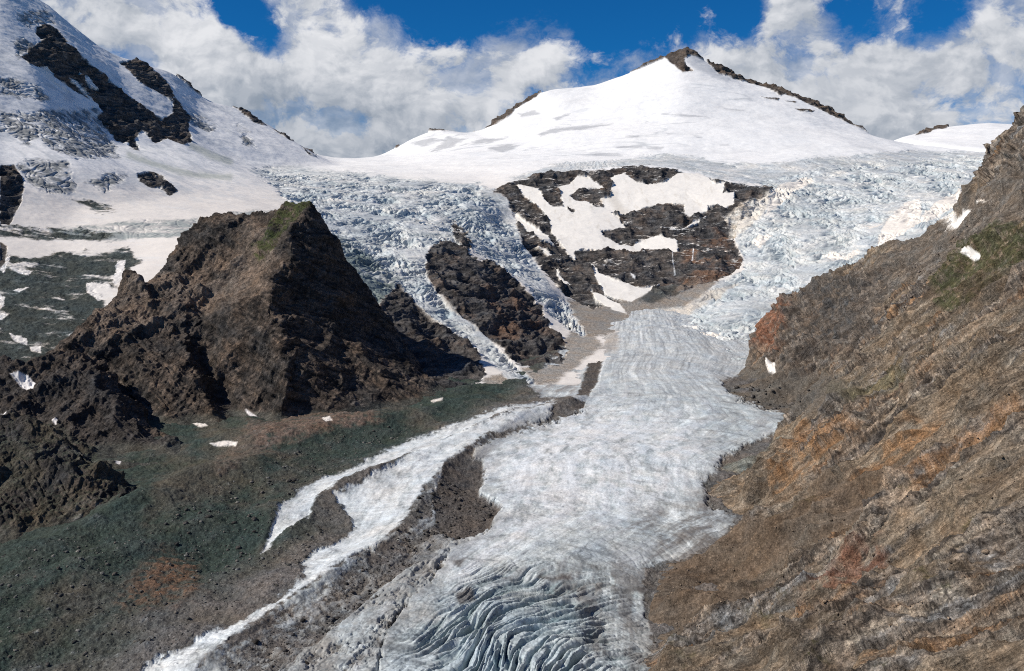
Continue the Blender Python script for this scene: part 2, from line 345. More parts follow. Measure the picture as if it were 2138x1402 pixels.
# ================================================================== LAYER 1: everything behind (snow mountains, icefalls, cirque)
def back(pl, dy, dz):    # the far side of a crest falls away
    return [(p[0]*(p[1]+dy)/p[1], p[1]+dy, p[2]-dz) for p in pl]
def upper():
    ts = np.arange(-.62, .625, .00092/Q); Ys = rows_from([(1950, 3.2), (3000, 2.8), (4700, 3.0), (5200, 4.0), (6750, 4.6), (8600, 30)])
    sky_l = [P(-250,-200,4800),P(-60,-110,4950),P(100,0,5150),P(155,50,5200),P(210,92,5250),P(250,118,5300),P(290,122,5400),P(345,134,5550),P(390,165,5600),P(430,202,5650),P(480,215,5750),P(530,245,5850),P(580,277,6000),P(660,325,6200)]
    col = [P(660,325,6200),P(740,329,6250),P(810,325,6300)]
    sky_p = [P(810,325,6300),P(830,302,6350),P(900,265,6450),P(970,275,6450),P(1010,268,6450),P(1060,225,6480),P(1130,184,6500),P(1240,171,6560),P(1310,148,6600),P(1370,120,6620),P(1435,98,6640),P(1478,124,6600),P(1560,163,6500),P(1640,183,6400),P(1700,205,6300),P(1760,240,6150),P(1806,266,6000),P(1850,289,5900)]
    sky_r = [P(1850,289,6900),P(1915,280,7400),P(1950,258,7500),P(2030,251,7500),P(2110,257,7500),P(2350,250,7500)]
    L = [sky_l, col, sky_p, [P(1850,289,5900),P(1950,315,5600)],
         back(sky_l, 500, 700), back(sky_p[2:], 500, 600), back(col, 700, 150), sky_r, back(sky_r, 500, 500),
         # peak face
         [P(1435,98,6640),P(1430,150,6350),P(1420,250,5800),P(1400,325,5200)],
         [P(1240,171,6560),P(1200,260,6000),P(1180,320,5400)],
         [P(1640,183,6400),P(1680,260,5850),P(1700,318,5250)],
         [P(1060,225,6480),P(1050,300,5900)], [P(1500,160,6350)], [P(1560,200,6150)],
         # foot of the peak / snow plateau
         [P(560,355,5000),P(700,348,5400),P(850,350,5300),P(1000,362,4950),P(1090,345,5050),P(1240,335,5050),P(1400,325,5200),P(1500,345,5000),P(1650,335,5050),P(1800,322,5200),P(1950,315,5600),P(2100,318,5600),P(2350,330,5400)],
         # cirque rim, floor and walls
         [P(1000,385,4600),P(1035,388,4560),P(1100,372,4620),P(1200,360,4680),P(1330,347,4720),P(1415,353,4700),P(1500,372,4580),P(1545,385,4480),P(1610,390,4420)],
         [P(1040,470,4150),P(1090,440,4300),P(1150,430,4350),P(1230,420,4400),P(1330,395,4500),P(1430,400,4450),P(1500,420,4330),P(1545,430,4280)],
         [P(1100,540,3750),P(1170,500,4000),P(1240,470,4150),P(1310,455,4250),P(1400,430,4330),P(1475,450,4250),P(1530,470,4150)],
         [P(1200,545,3800),P(1260,525,3900),P(1340,520,3950),P(1410,505,3980),P(1470,520,3900),P(1535,510,3950)],
         [P(1180,600,3500),P(1240,610,3480),P(1310,600,3520),P(1380,595,3560),P(1440,600,3530),P(1500,588,3560),P(1548,560,3700)],
         [P(1190,640,3380),P(1250,640,3380),P(1320,652,3330),P(1400,650,3340),P(1440,655,3310)],
         # right icefall
         [P(1600,430,4300),P(1560,470,4050),P(1550,540,3780)],
         [P(1650,380,4650),P(1800,360,4850),P(1950,345,5000),P(2080,340,5000),P(2350,350,4900)],
         [P(1620,470,4050),P(1750,440,4250),P(1880,415,4400),P(2040,395,4450),P(2350,400,4400)],
         [P(1600,560,3650),P(1680,540,3700),P(1760,520,3750),P(1850,495,3800),P(2000,450,3900),P(2350,450,3900)],
         [P(1500,620,3400),P(1560,640,3250),P(1620,620,3350),P(1700,600,3400),P(1850,560,3450),P(2350,560,3400)],
         [P(1440,690,3000),P(1500,720,2800),P(1570,750,2580),P(1600,780,2500),P(1700,800,2500),P(2350,800,2500)],
         [P(1440,655,3310),P(1480,640,3330)],
         # central icefall and its cliffs
         [P(560,375,4550),P(700,395,4300),P(850,390,4450),P(950,395,4450),P(1000,385,4600)],
         [P(600,405,4050),P(680,440,3750),P(800,440,3900),P(900,430,4050),P(1000,425,4150),P(1040,470,4150)],
         [P(660,500,3150),P(720,500,3300),P(800,500,3400),P(880,500,3450),P(960,490,3600),P(1030,500,3750)],
         [P(700,580,2750),P(780,570,2950),P(850,560,3100),P(900,515,3350),P(975,520,3400),P(1050,560,3400),P(1100,540,3750)],
         [P(740,640,2600),P(830,620,2800),P(900,650,2750),P(960,600,3000),P(1050,620,3050),P(1110,640,3100),P(1140,600,3350),P(1180,600,3500)],
         [P(820,720,2420),P(900,720,2480),P(960,720,2550),P(1050,680,2750),P(1120,700,2800),P(1170,680,3020),P(1190,640,3380)],
         [P(850,800,2260),P(940,812,2215),P(1010,792,2320),P(1060,790,2340),P(1110,765,2470),P(1155,750,2550),P(1200,700,2920),P(1225,695,2960)],
         # left glacier basin and slopes
         [P(-250,-60,4500),P(0,-20,4750),P(75,57,4700),P(150,100,4750),P(250,190,4800),P(340,250,4850),P(400,292,4850),P(470,322,4950)],
         [P(0,120,4150),P(60,125,4250),P(110,160,4330),P(200,245,4380),P(265,308,4350),P(330,312,4400),P(400,322,4500)],
         [P(250,135,5150),P(300,165,5120),P(362,205,5150),P(400,250,5100)],
         [P(-250,120,3550),P(0,230,3750),P(100,250,3880),P(200,310,3950)],
         [P(-250,260,3000),P(0,340,3250),P(150,340,3400),P(280,365,3620),P(380,372,3900),P(500,355,4550)],
         [P(-250,400,2750),P(0,440,2950),P(60,410,3100),P(180,430,3200),P(300,420,3350),P(450,400,3750),P(560,400,4000)],
         [P(-250,470,2700),P(0,485,2850),P(120,480,2950),P(280,465,3050),P(450,455,3200),P(560,450,3350)],
         [P(-250,540,2550),P(0,530,2700),P(120,525,2800),P(280,520,2850),P(420,500,2900),P(600,520,2950)],
         [P(-250,640,2400),P(0,600,2500),P(120,600,2550),P(250,590,2600),P(400,600,2600),P(560,620,2600)],
         [P(-250,800,1980),P(0,760,2080),P(120,755,2100),P(240,740,2200),P(400,760,2200),P(600,780,2230),P(750,800,2250)],
         ]
    H = tin(L, ts, Ys)
    lay = Layer(ts, Ys, H)
    # keep it below the valley ice where that lies in front
    Hs = blur(lay.H, 12, 12); ok = lay.ok
    U0, V0 = lay.U.copy(), lay.V.copy()
    n60 = fbm(lay.P, 70, 6, .58); n20 = fbm(lay.P, 18, 4, .6, 5.0)
    nz = (n60+.6*n20)
    R_ = lay
    rocks = [
      [(75,57),(95,50),(120,60),(150,97),(190,132),(225,162),(250,190),(290,217),(320,238),(340,250),(362,235),(362,212),(345,200),(310,180),(290,168),(270,150),(250,135),(285,118),(305,130),(320,150),(350,170),(360,195),(385,225),(398,245),(393,270),(402,298),(385,303),(350,290),(325,300),(295,275),(280,290),(292,315),(262,305),(240,295),(215,260),(200,248),(212,236),(205,218),(180,205),(150,185),(100,150),(60,130),(45,117),(70,95),(90,85),(75,70)],
      [(288,362),(315,357),(340,368),(372,400),(355,410),(335,395),(310,392),(290,380)],
      [(345,130),(375,130),(405,160),(432,200),(410,190),(385,165)],
      [(470,205),(490,212),(530,240),(556,262),(530,256),(500,232)],[(568,266),(625,300),(600,291)],[(630,305),(662,326),(645,322)],
      [(1315,149),(1370,118),(1435,92),(1480,120),(1460,118),(1440,112),(1428,122),(1432,135),(1446,148),(1425,150),(1405,135),(1385,118),(1345,136)],
      [(1475,112),(1560,155),(1640,176),(1700,198),(1760,234),(1812,270),(1790,262),(1760,252),(1735,240),(1700,222),(1640,195),(1630,200),(1600,182),(1540,167),(1500,152),(1478,132)],
      [(1132,180),(1100,190),(1060,215),(1006,262),(1014,268),(1040,256),(1080,226),(1120,202)],
      [(880,264),(970,270),(1000,272),(940,270),(900,270)],[(820,300),(840,292),(828,310)],
      [(1590,200),(1628,205),(1625,209),(1600,205)],[(1638,210),(1665,211),(1660,215)],[(1660,227),(1700,231),(1695,235),(1670,232)],[(1730,236),(1765,242),(1800,262),(1760,250)],
      [(1912,282),(1930,266),(1960,254),(1983,254),(1976,268),(1950,272),(1940,278)],
      [(0,345),(30,342),(50,380),(45,420),(20,470),(0,470)],[(0,505),(15,515),(10,550),(0,560)]]
    cirq = [(1030,400),(1060,384),(1130,364),(1200,362),(1260,352),(1330,347),(1415,353),(1440,365),(1500,375),(1545,385),(1612,390),(1600,410),(1570,440),(1540,470),(1533,505),(1552,540),(1545,562),(1500,585),(1440,605),(1400,625),(1340,600),(1305,612),(1290,640),(1240,645),(1190,625),(1150,585),(1100,530),(1050,490),(1030,450)]
    cliffs = [[(895,515),(930,505),(960,515),(1010,545),(1055,565),(1095,600),(1130,640),(1150,690),(1190,730),(1175,760),(1125,768),(1080,760),(1040,725),(985,690),(945,655),(905,605),(888,565)],
              [(790,640),(830,590),(850,595),(900,655),(960,700),(1000,740),(1015,785),(1000,800),(940,815),(880,800),(820,740)],
              [(945,465),(960,470),(990,515),(975,520),(945,495)]]
    rock = np.zeros(ok.shape, f4)
    for k, p in enumerate(rocks): rock = np.maximum(rock, R_.poly(p, 1.2, 3.5 if k in (0, 1) else 2.2, nz))
    cq = R_.poly(cirq, 1.5, 6, nz); cl = np.zeros(ok.shape, f4)
    for p in cliffs: cl = np.maximum(cl, R_.poly(p, 1.5, 7, nz))
    rock = np.maximum(np.maximum(rock, cq), cl)
    c2 = lambda pl: [(1069+x/2, y/2) for x, y in pl]
    snows = [[(75,140),(100,140),(112,155),(113,168),(150,195),(135,192),(108,172),(85,150)],[(166,153),(185,160),(208,187),(190,182)],[(144,162),(156,166),(206,222),(188,208)],
             c2([(20,765),(110,785),(130,820),(165,860),(215,865),(200,800),(190,780),(240,770),(270,735),(320,740),(370,775),(405,800),(425,770),(410,740),(470,720),(520,760),(560,770),(640,762),(690,725),(780,720),(820,740),(850,770),(890,762),(880,810),(930,800),(925,850),(890,870),(850,852),(820,860),(815,885),(740,905),(720,890),(720,855),(640,850),(560,865),(480,900),(440,900),(455,930),(480,960),(420,960),(370,960),(390,990),(450,1020),(500,1025),(560,1000),(600,985),(690,1000),(695,1055),(620,1050),(570,1045),(520,1065),(440,1050),(350,1045),(300,1040),(260,1050),(265,1085),(240,1070),(200,1010),(165,975),(160,930),(130,880),(80,840),(30,800)]),
             c2([(0,885),(40,915),(100,955),(150,985),(180,1022),(150,1012),(80,978),(0,905)]),
             c2([(335,1105),(365,1140),(430,1170),(490,1185),(545,1205),(615,1185),(560,1225),(500,1262),(440,1250),(330,1215),(350,1255),(420,1295),(480,1312),(450,1270),(400,1245),(345,1150)]),
             c2([(180,1120),(210,1160),(250,1190),(225,1200),(190,1150)]), c2([(710,960),(760,925),(810,905),(780,930)]), c2([(100,1020),(130,1035),(165,1065),(150,1070)])]
    holes = [c2([(240,815),(290,790),(340,785),(415,795),(410,825),(370,830),(385,868),(340,865),(320,840),(270,840)]), c2([(230,870),(265,875),(255,892)]), c2([(418,890),(450,895),(430,905)])]
    nsm = n20+.3*n60
    big_snow = np.zeros(ok.shape, f4)
    for p in snows: big_snow = np.maximum(big_snow, R_.poly(p, 1.0, 2.6, nsm))
    for p in holes: big_snow *= 1-R_.poly(p, 1.0, 2.5, nsm)
    # ice
    ice_c = [(520,355),(600,348),(720,358),(850,372),(1000,384),(1040,400),(1050,470),(1095,540),(1130,585),(1180,640),(1222,698),(1185,690),(1140,645),(1100,600),(1050,560),(1010,540),(985,515),(975,525),(900,515),(888,560),(905,605),(945,655),(1000,705),(1060,755),(1112,802),(1060,792),(1010,745),(960,700),(900,660),(870,620),(845,590),(790,640),(700,600),(560,620),(600,480),(600,420),(560,380)]
    ice_r = [(1050,378),(1100,360),(1180,338),(1300,335),(1390,322),(1470,330),(1490,342),(1600,340),(1800,322),(1900,316),(2200,318),(2300,800),(1560,800),(1520,740),(1480,700),(1420,690),(1300,690),(1320,655),(1420,650),(1500,590),(1552,562),(1552,540),(1533,505),(1540,470),(1600,410),(1612,390),(1500,373),(1420,352),(1330,345),(1200,358)]
    ice = np.maximum(R_.poly(ice_c, 5, 8, nz), R_.poly(ice_r, 3, 5, nz))
    tong1 = R_.line([(1035,430),(1075,520),(1120,580),(1170,640),(1215,695)], (26, 8), 3, 5, nz)
    tong2 = R_.line([(865,590),(920,650),(1000,710),(1060,765),(1110,805)], (26, 8), 3, 4, nz)
    ice = np.maximum(ice, np.maximum(tong1, tong2)); rock = rock*(1-np.maximum(tong1, tong2))
    dirt_l = [[(0,235),(80,240),(105,270),(60,302),(20,280),(0,275)],[(80,230),(150,232),(205,225),(250,330),(160,330),(90,300)],[(30,340),(140,335),(158,402),(100,402),(60,380)],[(0,165),(80,175),(100,205),(50,205),(0,195)],
              [(180,380),(240,360),(265,370),(220,400)],[(400,235),(440,255),(455,270),(430,275),(400,255)],[(495,262),(520,280),(535,310),(510,300)],[(35,30),(95,20),(115,50),(60,60)],[(30,90),(50,80),(80,90),(40,120)]]
    dl = np.zeros(ok.shape, f4)
    for p in dirt_l: dl = np.maximum(dl, R_.poly(p, 5, 9, nz))
    band = np.maximum(R_.poly([(100,482),(280,463),(450,453),(530,438),(600,446),(480,470),(420,492),(250,503),(120,500)], 4, 7, nz), 0)
    dark = np.zeros(ok.shape, f4)
    for p in [[(-50,465),(110,478),(250,488),(210,500),(100,503),(-50,492)],[(-60,528),(60,535),(150,528),(270,520),(295,548),(255,572),(245,600),(200,600),(300,800),(-60,800)],[(150,418),(200,425),(245,440),(200,442)],[(450,462),(500,450),(540,455),(500,466)]]:
        dark = np.maximum(dark, R_.poly(p, 4, 9, nz))
    streak = fbm(lay.P, (260, 40, 40), 5, .6, 3.0)
    ps = [[(20,560),(70,565),(60,575),(40,572)],[(25,605),(60,600),(40,612)],[(180,592),(225,590),(240,620),(205,628),(182,612)],[(245,545),(262,540),(258,575),(240,600),(236,590)],[(-5,560),(20,530),(20,545),(8,570)],[(20,698),(55,708),(58,720),(30,712)],[(60,720),(85,722),(86,738),(66,735)],[(145,703),(160,708),(172,727),(158,725)],[(-5,615),(10,620),(8,640),(-5,650)],[(-5,650),(22,652),(5,668),(-5,668)]]
    # ---- relief
    flat_f = 1-np.maximum(rock*.85, 0)
    H1 = np.where(ok, lerp(lay.H, Hs, flat_f*.9), lay.H)
    warpn = n60*6*rock
    lay.set(H1); lay.P[..., 2] += 0
    N0 = lay.normals()
    rockd0 = np.clip(rock-big_snow, 0, 1); is_ice = np.clip(ice*(1-rock)*(1-big_snow), 0, 1)
    isn = np.clip(1-rockd0-is_ice, 0, 1)
    fl = np.clip(np.maximum(dl, band*.5), 0, 1)*isn
    rg = ridged(lay.P, (110, 150, 190), 6, .5); rg2 = ridged(lay.P, (60, 60, 14), 4, .5, 4.0)
    strat = fbm(lay.P@np.array([[1, 0, .25], [0, 1, .1], [0, 0, 1]], f4), (140, 140, 9), 3, .6, 2.0)
    far = np.clip(lay.P[..., 1]/4200, .6, 1.6)
    bx = blur(rock, 5, 5, 1)
    rockd = np.clip(rock-big_snow, 0, 1)
    st3 = terr(fbm(lay.P, (260, 260, 26), 4, .55, 2.5), 7, .15)
    d = rockd*((rg-.42)*26+(rg2-.4)*6+st3*22)*np.clip(bx*1.6-.4, .15, 1)
    # seracs
    wv = fbm(lay.P, 160, 3, .5, 8.0)
    fr = ss(lay.U, 1150, 1300)                                     # flow direction of the two icefalls, in plan
    fx = lerp(.51, -.58, fr); fy = lerp(-.86, -.81, fr)
    X_, Y_ = lay.P[..., 0], lay.P[..., 1]
    al = X_*fx+Y_*fy; ac = X_*fy-Y_*fx
    Pw = np.stack([ac+wv*45, al+wv*60, lay.P[..., 2]], -1).astype(f4)
    s1 = crack(Pw, (150, 42, 90), .09, 0, .45); s2 = crack(Pw, (62, 20, 50), .12, 5, .4); s3 = crack(Pw, (26, 90, 60), .10, 11, .5)
    s4 = crack(Pw, (34, 10, 30), .13, 31, .5); s5 = crack(Pw, (12, 26, 24), .12, 37, .6)
    fstk = fbm(Pw, (16, 190, 90), 5, .62, 15); stepn = terr(fbm(Pw, (170, 90, 90), 3, .5, 21), 5, .18)
    blk = fbm(Pw, (30, 17, 20), 4, .62, 2.0); bigb = ridged(Pw, (110, 60, 60), 4, .5, 1.0)
    act = np.clip(.55+wv*.9, .12, 1)
    act = act*np.clip(R_.poly([(540,362),(720,368),(1000,395),(1060,470),(1130,585),(1222,700),(1112,802),(850,640),(700,600),(560,480)], 14, 10, nz)+R_.poly([(1540,400),(1640,375),(1800,345),(1900,335),(2200,330),(2300,800),(1560,800),(1420,690),(1500,600),(1545,560)], 16, 12, nz)+.22, 0, 1)
    d += is_ice*act*(-15*s1-9*s2-5*s3-4*s4-3*s5+blk*4+(bigb-.4)*13+stepn*17)
    d += fl*(-4*s2-3*s3+blk*1.5+(rg-.4)*7)
    und = fbm(lay.P, (420, 260, 200), 4, .5, 101); dl_ = fbm(lay.P, (200, 60, 40), 4, .6, 102)
    d += isn*(und*9*ss(lay.P[..., 1], 4300, 5200)+dl_*2.5)
    d += isn*(n60*1.6+n20*.15)*np.clip(lay.P[..., 1]/5000, .5, 1)
    d += dark*isn*(n60*4+n20*3)
    lay.push(d.astype(f4))
    Nz = lay.normals()[..., 2]
    # ---- colour
    col = np.zeros(lay.P.shape, f4)
    hi = ss(lay.V, 470, 340)
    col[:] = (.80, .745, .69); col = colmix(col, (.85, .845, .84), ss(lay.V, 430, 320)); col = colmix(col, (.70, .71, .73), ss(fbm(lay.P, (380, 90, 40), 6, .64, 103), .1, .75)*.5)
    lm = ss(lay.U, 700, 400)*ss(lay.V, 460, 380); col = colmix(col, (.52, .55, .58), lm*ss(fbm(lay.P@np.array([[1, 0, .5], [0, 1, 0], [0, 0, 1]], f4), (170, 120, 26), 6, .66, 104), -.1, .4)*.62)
    pink = fbm(lay.P, (300, 120, 100), 4, .6, 6)
    col *= (1-.07*np.clip(pink, 0, 1))[..., None]
    # old blue-grey ice showing through the snow in bands
    pk = R_.poly([(1080,225),(1240,175),(1420,120),(1800,270),(1950,318),(1480,340),(1100,345),(830,330),(900,275)], 20)
    thinl = crack(lay.P, (420, 90, 60), .05, 3, .5)*ss(fbm(lay.P, 500, 3, .5, 9), .05, .5)
    col = colmix(col, (.50, .52, .54), thinl*isn*.55*(.25+pk))
    nzp = fbm(lay.P, (90, 40, 16), 5, .65, 44)
    for p in [[(1120,282),(1160,268),(1220,262),(1280,258),(1240,268),(1180,275),(1130,286)],[(1280,307),(1340,305),(1345,309),(1290,311)],[(1350,308),(1385,308),(1380,312),(1352,312)],[(1230,320),(1290,321),(1300,326),(1240,325)],[(1305,287),(1335,284),(1330,290)],[(1390,279),(1405,281),(1395,283)],[(1380,240),(1440,241),(1480,247),(1420,244)],[(1490,224),(1555,232),(1530,232)],[(1500,300),(1520,302),(1505,303)],[(1450,286),(1465,286),(1458,288)],
              [(1080,235),(1115,230),(1130,240),(1090,245)],[(1155,250),(1190,238),(1165,253)],[(935,285),(975,290),(940,310),(900,318)],[(855,300),(900,288),(930,292),(880,306)],[(1020,310),(1060,300),(1085,305),(1050,318)],[(960,305),(1010,290),(1060,288),(1020,300)]]:
        col = colmix(col, (.40, .41, .43), R_.poly(p, 3, 4.5, nzp, 0)*.75*isn)
    col = colmix(col, (.55, .57, .60), R_.poly([(1440,112),(1465,120),(1525,165),(1520,172),(1450,145),(1430,130)], 4, 2, nz)*.8*isn)  # grey shading right of the summit, painted into the snow colour
    # ice colour
    cr = np.clip(s1*.8+s2*.8+s3*.6+s4*.75+s5*.6, 0, 1)
    icec = np.zeros_like(col); icec[:] = (.67, .68, .675)
    dn = fbm(Pw, (170, 70, 60), 6, .62, 3.3)
    icec = colmix(icec, (.80, .78, .74), ss(dn, .0, .35))
    icec = colmix(icec, (.40, .43, .44), ss(-dn, .05, .45)*.8)
    icec = colmix(icec, (.36, .38, .39), ss(fstk, .05, .55)*.65); icec = colmix(icec, (.80, .80, .79), ss(-fstk, .1, .6)*.5)
    bigt = fbm(Pw, (260, 260, 200), 3, .5, 61); icec = colmix(icec, (.47, .51, .53), ss(bigt, -.05, .5)*.5)  # broad blue-grey variation painted in for more shadow across the icefalls
    icec = colmix(icec, (.30, .38, .42), cr*.6*np.clip(act*1.3, 0, 1))
    icec = colmix(icec, (.52, .53, .53), (1-act)*.4*ss(streak, -.1, .4))
    # grey-green dirty ice behind the horn
    gg = R_.poly([(660,470),(700,490),(760,520),(830,580),(835,640),(780,650),(560,640),(640,480)], 12, 14, nz)
    icec = colmix(icec, (.17, .21, .205), gg*ss(dn, .7, .0)*.95)
    col = col+(icec-col)*is_ice[..., None]
    dirt = fbm(lay.P, (90, 50, 40), 6, .68, 1.0)
    col = colmix(col, (.22, .23, .235), fl*np.clip(ss(dirt, -.35, .2)*.85+cr*.3, 0, 1))
    col = colmix(col, (.34, .37, .36), band*isn*ss(streak+dirt*.5, -.4, .15)*.9)
    greenish = R_.line([(270,325),(330,345),(400,365),(480,370)], 6, 5, 4, nz)+R_.line([(400,305),(440,325),(480,338)], 7, 5, 4, nz)
    col = colmix(col, (.42, .45, .40), np.clip(greenish, 0, 1)*isn*.7)
    # debris covered ice on the far left
    dk = dark*isn*ss(streak+dirt*.6+nz*.2, .75, .25)
    deb = np.zeros_like(col); deb[:] = (.060, .070, .066); deb = colmix(deb, (.13, .145, .14), ss(dirt, 0, .6)*.6)
    col = col+(deb-col)*dk[..., None]
    sn = np.zeros(ok.shape, f4)
    for p in ps: sn = np.maximum(sn, R_.poly(p, 1.2, 3, nsm))
    col = colmix(col, (.80, .76, .72), sn)
    # rock
    rc = np.zeros_like(col); rc[:] = (.095, .088, .085)
    rn = fbm(lay.P, 90, 5, .6, 12)
    rc = colmix(rc, (.125, .092, .072), ss(rn+strat*.3, .05, .5)*.6)
    rc = colmix(rc, (.045, .044, .046), ss(-rn+strat*.4, .1, .5)*.8)
    bnd = crack(lay.P, (160, 160, 11), .13, 6, .5); rc = colmix(rc, (.02, .02, .022), bnd*.6)
    rc = colmix(rc, (.17, .155, .145), ss(strat+n20*.4, .35, .8)*.5)
    redr = R_.poly([(1400,600),(1440,500),(1500,470),(1540,500),(1550,560),(1480,600)], 20, 14, nz)+R_.poly([(1000,600),(1080,600),(1140,680),(1100,750),(1040,700)], 20, 14, nz)*.8
    rc = colmix(rc, (.17, .095, .06), np.clip(redr, 0, 1)*ss(rn, -.2, .4)*.7)
    peakrock = ss(lay.P[..., 1], 5500, 6000)
    rc = colmix(rc, (.115, .09, .072), peakrock*.8)
    col = col+(rc-col)*rock[..., None]
    ledge = ss(Nz+fbm(lay.P, (70, 70, 30), 4, .6, 111)*.45, 1.02, 1.10)*rock*ss(lay.P[..., 1], 3300, 3900)*(lay.U > 700)*(lay.P[..., 1] < 5200); col = colmix(col, (.78, .75, .71), ledge*.85)
    # cirque floor scree
    fl2 = R_.poly([(1190,625),(1240,640),(1300,615),(1350,622),(1400,595),(1450,585),(1500,588),(1470,620),(1430,655),(1330,662),(1280,700),(1200,700),(1160,650)], 4, 7, nz)*(1-ice)
    col = colmix(col, (.22, .195, .17), fl2*(1-rock*.5)*.9)
    dkf = R_.poly([(1330,625),(1370,600),(1420,595),(1400,615),(1360,635)], 4, 4, nz); col = colmix(col, (.09, .09, .085), dkf)
    base = R_.poly([(1110,765),(1160,745),(1190,690),(1225,690),(1260,720),(1160,800),(1010,815),(1010,790)], 6, 6, nz)*(1-is_ice)
    col = colmix(col, (.25, .22, .19), base*.85*(1-rock))
    grime = fbm(lay.P, (22, 120, 60), 5, .65, 71); col = colmix(col, (.84, .80, .745), big_snow); col = colmix(col, (.58, .53, .46), big_snow*ss(grime, .1, .7)*.5)
    col = colmix(col, (.55, .50, .43), big_snow*R_.line([(1272,400),(1290,430),(1300,455)], 10, 8, 6, nz)*.5)
    tan = R_.poly([(1380,655),(1430,640),(1470,610),(1540,590),(1500,620),(1440,655)], 4, 5, nz)*.7
    col = colmix(col, (.50, .45, .39), tan)
    for p in [[(1510,455),(1560,420),(1620,400),(1600,440),(1560,475),(1530,500)],c2([(600,1290),(760,1270),(740,1308),(620,1312)])]:
        col = colmix(col, (.70, .64, .56), R_.poly(p, 4, 6, nz)*.8)
    sp = [c2([(1525,1022),(1540,960),(1580,900),(1640,850),(1700,830),(1712,880),(1700,915),(1760,850),(1850,800),(1975,758),(1985,775),(1850,860),(1750,915),(1650,965),(1560,1015)]),
          c2([(1300,1065),(1340,1058),(1390,1068),(1440,1035),(1455,1045),(1420,1075),(1370,1085),(1320,1078)]), c2([(690,1390),(760,1365),(820,1385),(880,1375),(840,1430),(800,1460),(770,1450)]), c2([(1000,1000),(1060,975),(1090,985),(1030,1030)]), c2([(1480,945),(1550,935),(1530,950),(1500,955)]),
          c2([(1080,800),(1120,770),(1250,740),(1260,760),(1180,800),(1110,860),(1060,900)])]
    pm = np.zeros(ok.shape, f4)
    for p in sp: pm = np.maximum(pm, R_.poly(p, 1.2, 3.5, nsm))
    col = colmix(col, (.80, .745, .68), pm)
    # meltwater threads on the cirque wall
    for wl in ([(1404,528),(1405,545),(1409,570)],[(1450,515),(1447,535),(1443,548)],[(1300,565),(1312,575),(1325,585)]):
        col = colmix(col, (.75, .76, .78), R_.line(wl, .8, .9, 1, nsm)*.9)
    # ---- split into the things one sees
    cls = np.zeros(ok.shape, np.int32)                      # 0 snow plateau / left mountain
    U, Vv, Y = lay.U, lay.V, lay.P[..., 1]
    cls[(pk > .5) & (rock < .5)] = 1
    cls[(Y > 6850) & (U > 1820)] = 2
    cls[(is_ice > .5) & (U < 1240) & ~(Y > 4650) ] = 3
    cls[(is_ice > .5) & (U >= 1240) & (cls != 2)] = 4
    cls[(is_ice > .5) & (U < 1240) & (Vv < 392) & (U > 1050)] = 4
    cls[(rock > .5) & (Y > 5500) & (U > 1250)] = 5
    cls[(rock > .5) & (Y > 5500) & (U <= 1250)] = 6
    cls[(cq > .5) & (rock > .5) & (big_snow < .5)] = 7
    cls[(cl > .5) & (rock > .5)] = 8
    cls[(rock > .5) & (U < 700) & (Vv < 340)] = 9
    cls[(rock > .5) & (U < 700) & (Vv >= 340)] = 10
    cls[(big_snow > .5) & (U > 1000)] = 11
    cls[(fl2 > .5) & (rock < .5) & (big_snow < .5)] = 12
    cls[(base > .5) & (rock < .5) & (is_ice < .5)] = 12
    cls[(dk > .5) & (U < 420)] = 13
    # small patches
    info = {0: ('snowfield', M_snow, 'broad cream white snowfield and snow ridge filling the upper left, below the clouds', 'snowfield'),
            1: ('snow_peak', M_snow, 'smooth white snow-covered pyramid peak in the centre right under the blue sky', 'mountain'),
            2: ('distant_snow_ridge', M_snow, 'distant low white snow dome on the skyline behind the right slope', 'ridge'),
            3: ('icefall', M_ice, 'pale blue crevassed icefall tumbling right of the dark rock horn', 'icefall'),
            4: ('icefall', M_ice, 'wide pale blue icefall right of the cirque, feeding the glacier tongue', 'icefall'),
            5: ('summit_rock', M_rock, 'bare brown rock of the summit and right-hand crest of the snow peak', 'rock'),
            6: ('shoulder_rock', M_rock, 'small brown rock shoulder on the left skyline of the snow peak', 'rock'),
            7: ('cirque_rock_wall', M_rock, 'layered dark rock walls of the cirque between the two icefalls', 'cliff'),
            8: ('cliff', M_rock, 'dark reddish rock cliffs between the hanging ice tongues', 'cliff'),
            9: ('rock_buttress', M_rock, 'dark rock buttress on the snow slope at upper left', 'cliff'),
            10: ('rock_outcrop', M_rock, 'small dark rock outcrops in the snow above the green debris at far left', 'rock'),
            11: ('cirque_snow', M_snow, 'cream white snow slope lying in the rock cirque between the icefalls', 'snow'),
            12: ('scree_apron', M_scree, 'grey-brown scree at the foot of the cirque and cliffs', 'scree'),
            13: ('debris_covered_ice', M_scree, 'dark green-grey debris on the side glacier left of the rock horn', 'debris')}
    sv = R_.seen()
    patches = []
    lab = {0: 'small snow patch on dark debris, uppermost at far left above the green debris', 1: 'tiny snow streak on the green debris at far left', 2: 'white snow patch left of the jagged end of the rock horn', 3: 'upright narrow snow strip behind the jagged rocks of the horn', 5: 'small elongated snow patch on the green debris near the left edge', 6: 'snow patch above the dark hill near the left edge', 7: 'slanting white snow patch below the left foot of the horn crest'}
    for i, p in enumerate(ps):
        m = one_piece((R_.poly(p, 1.2, 3, nsm) > .5) & sv & (Y < 3300))
        if i in lab and m.sum() > 30*Q*Q: cls[m] = 20+i; patches.append((20+i, lab[i]))
    lab2 = ['long cream snow strip between the right icefall and the brown slope', 'curved snow patch at the lower edge of the right icefall', 'cream snow patch beside the glacier tongue at the foot of the right icefall', 'small cream snow patch inside the right icefall', None, 'bright snow apron at the top left of the right icefall beside the dark cliff']
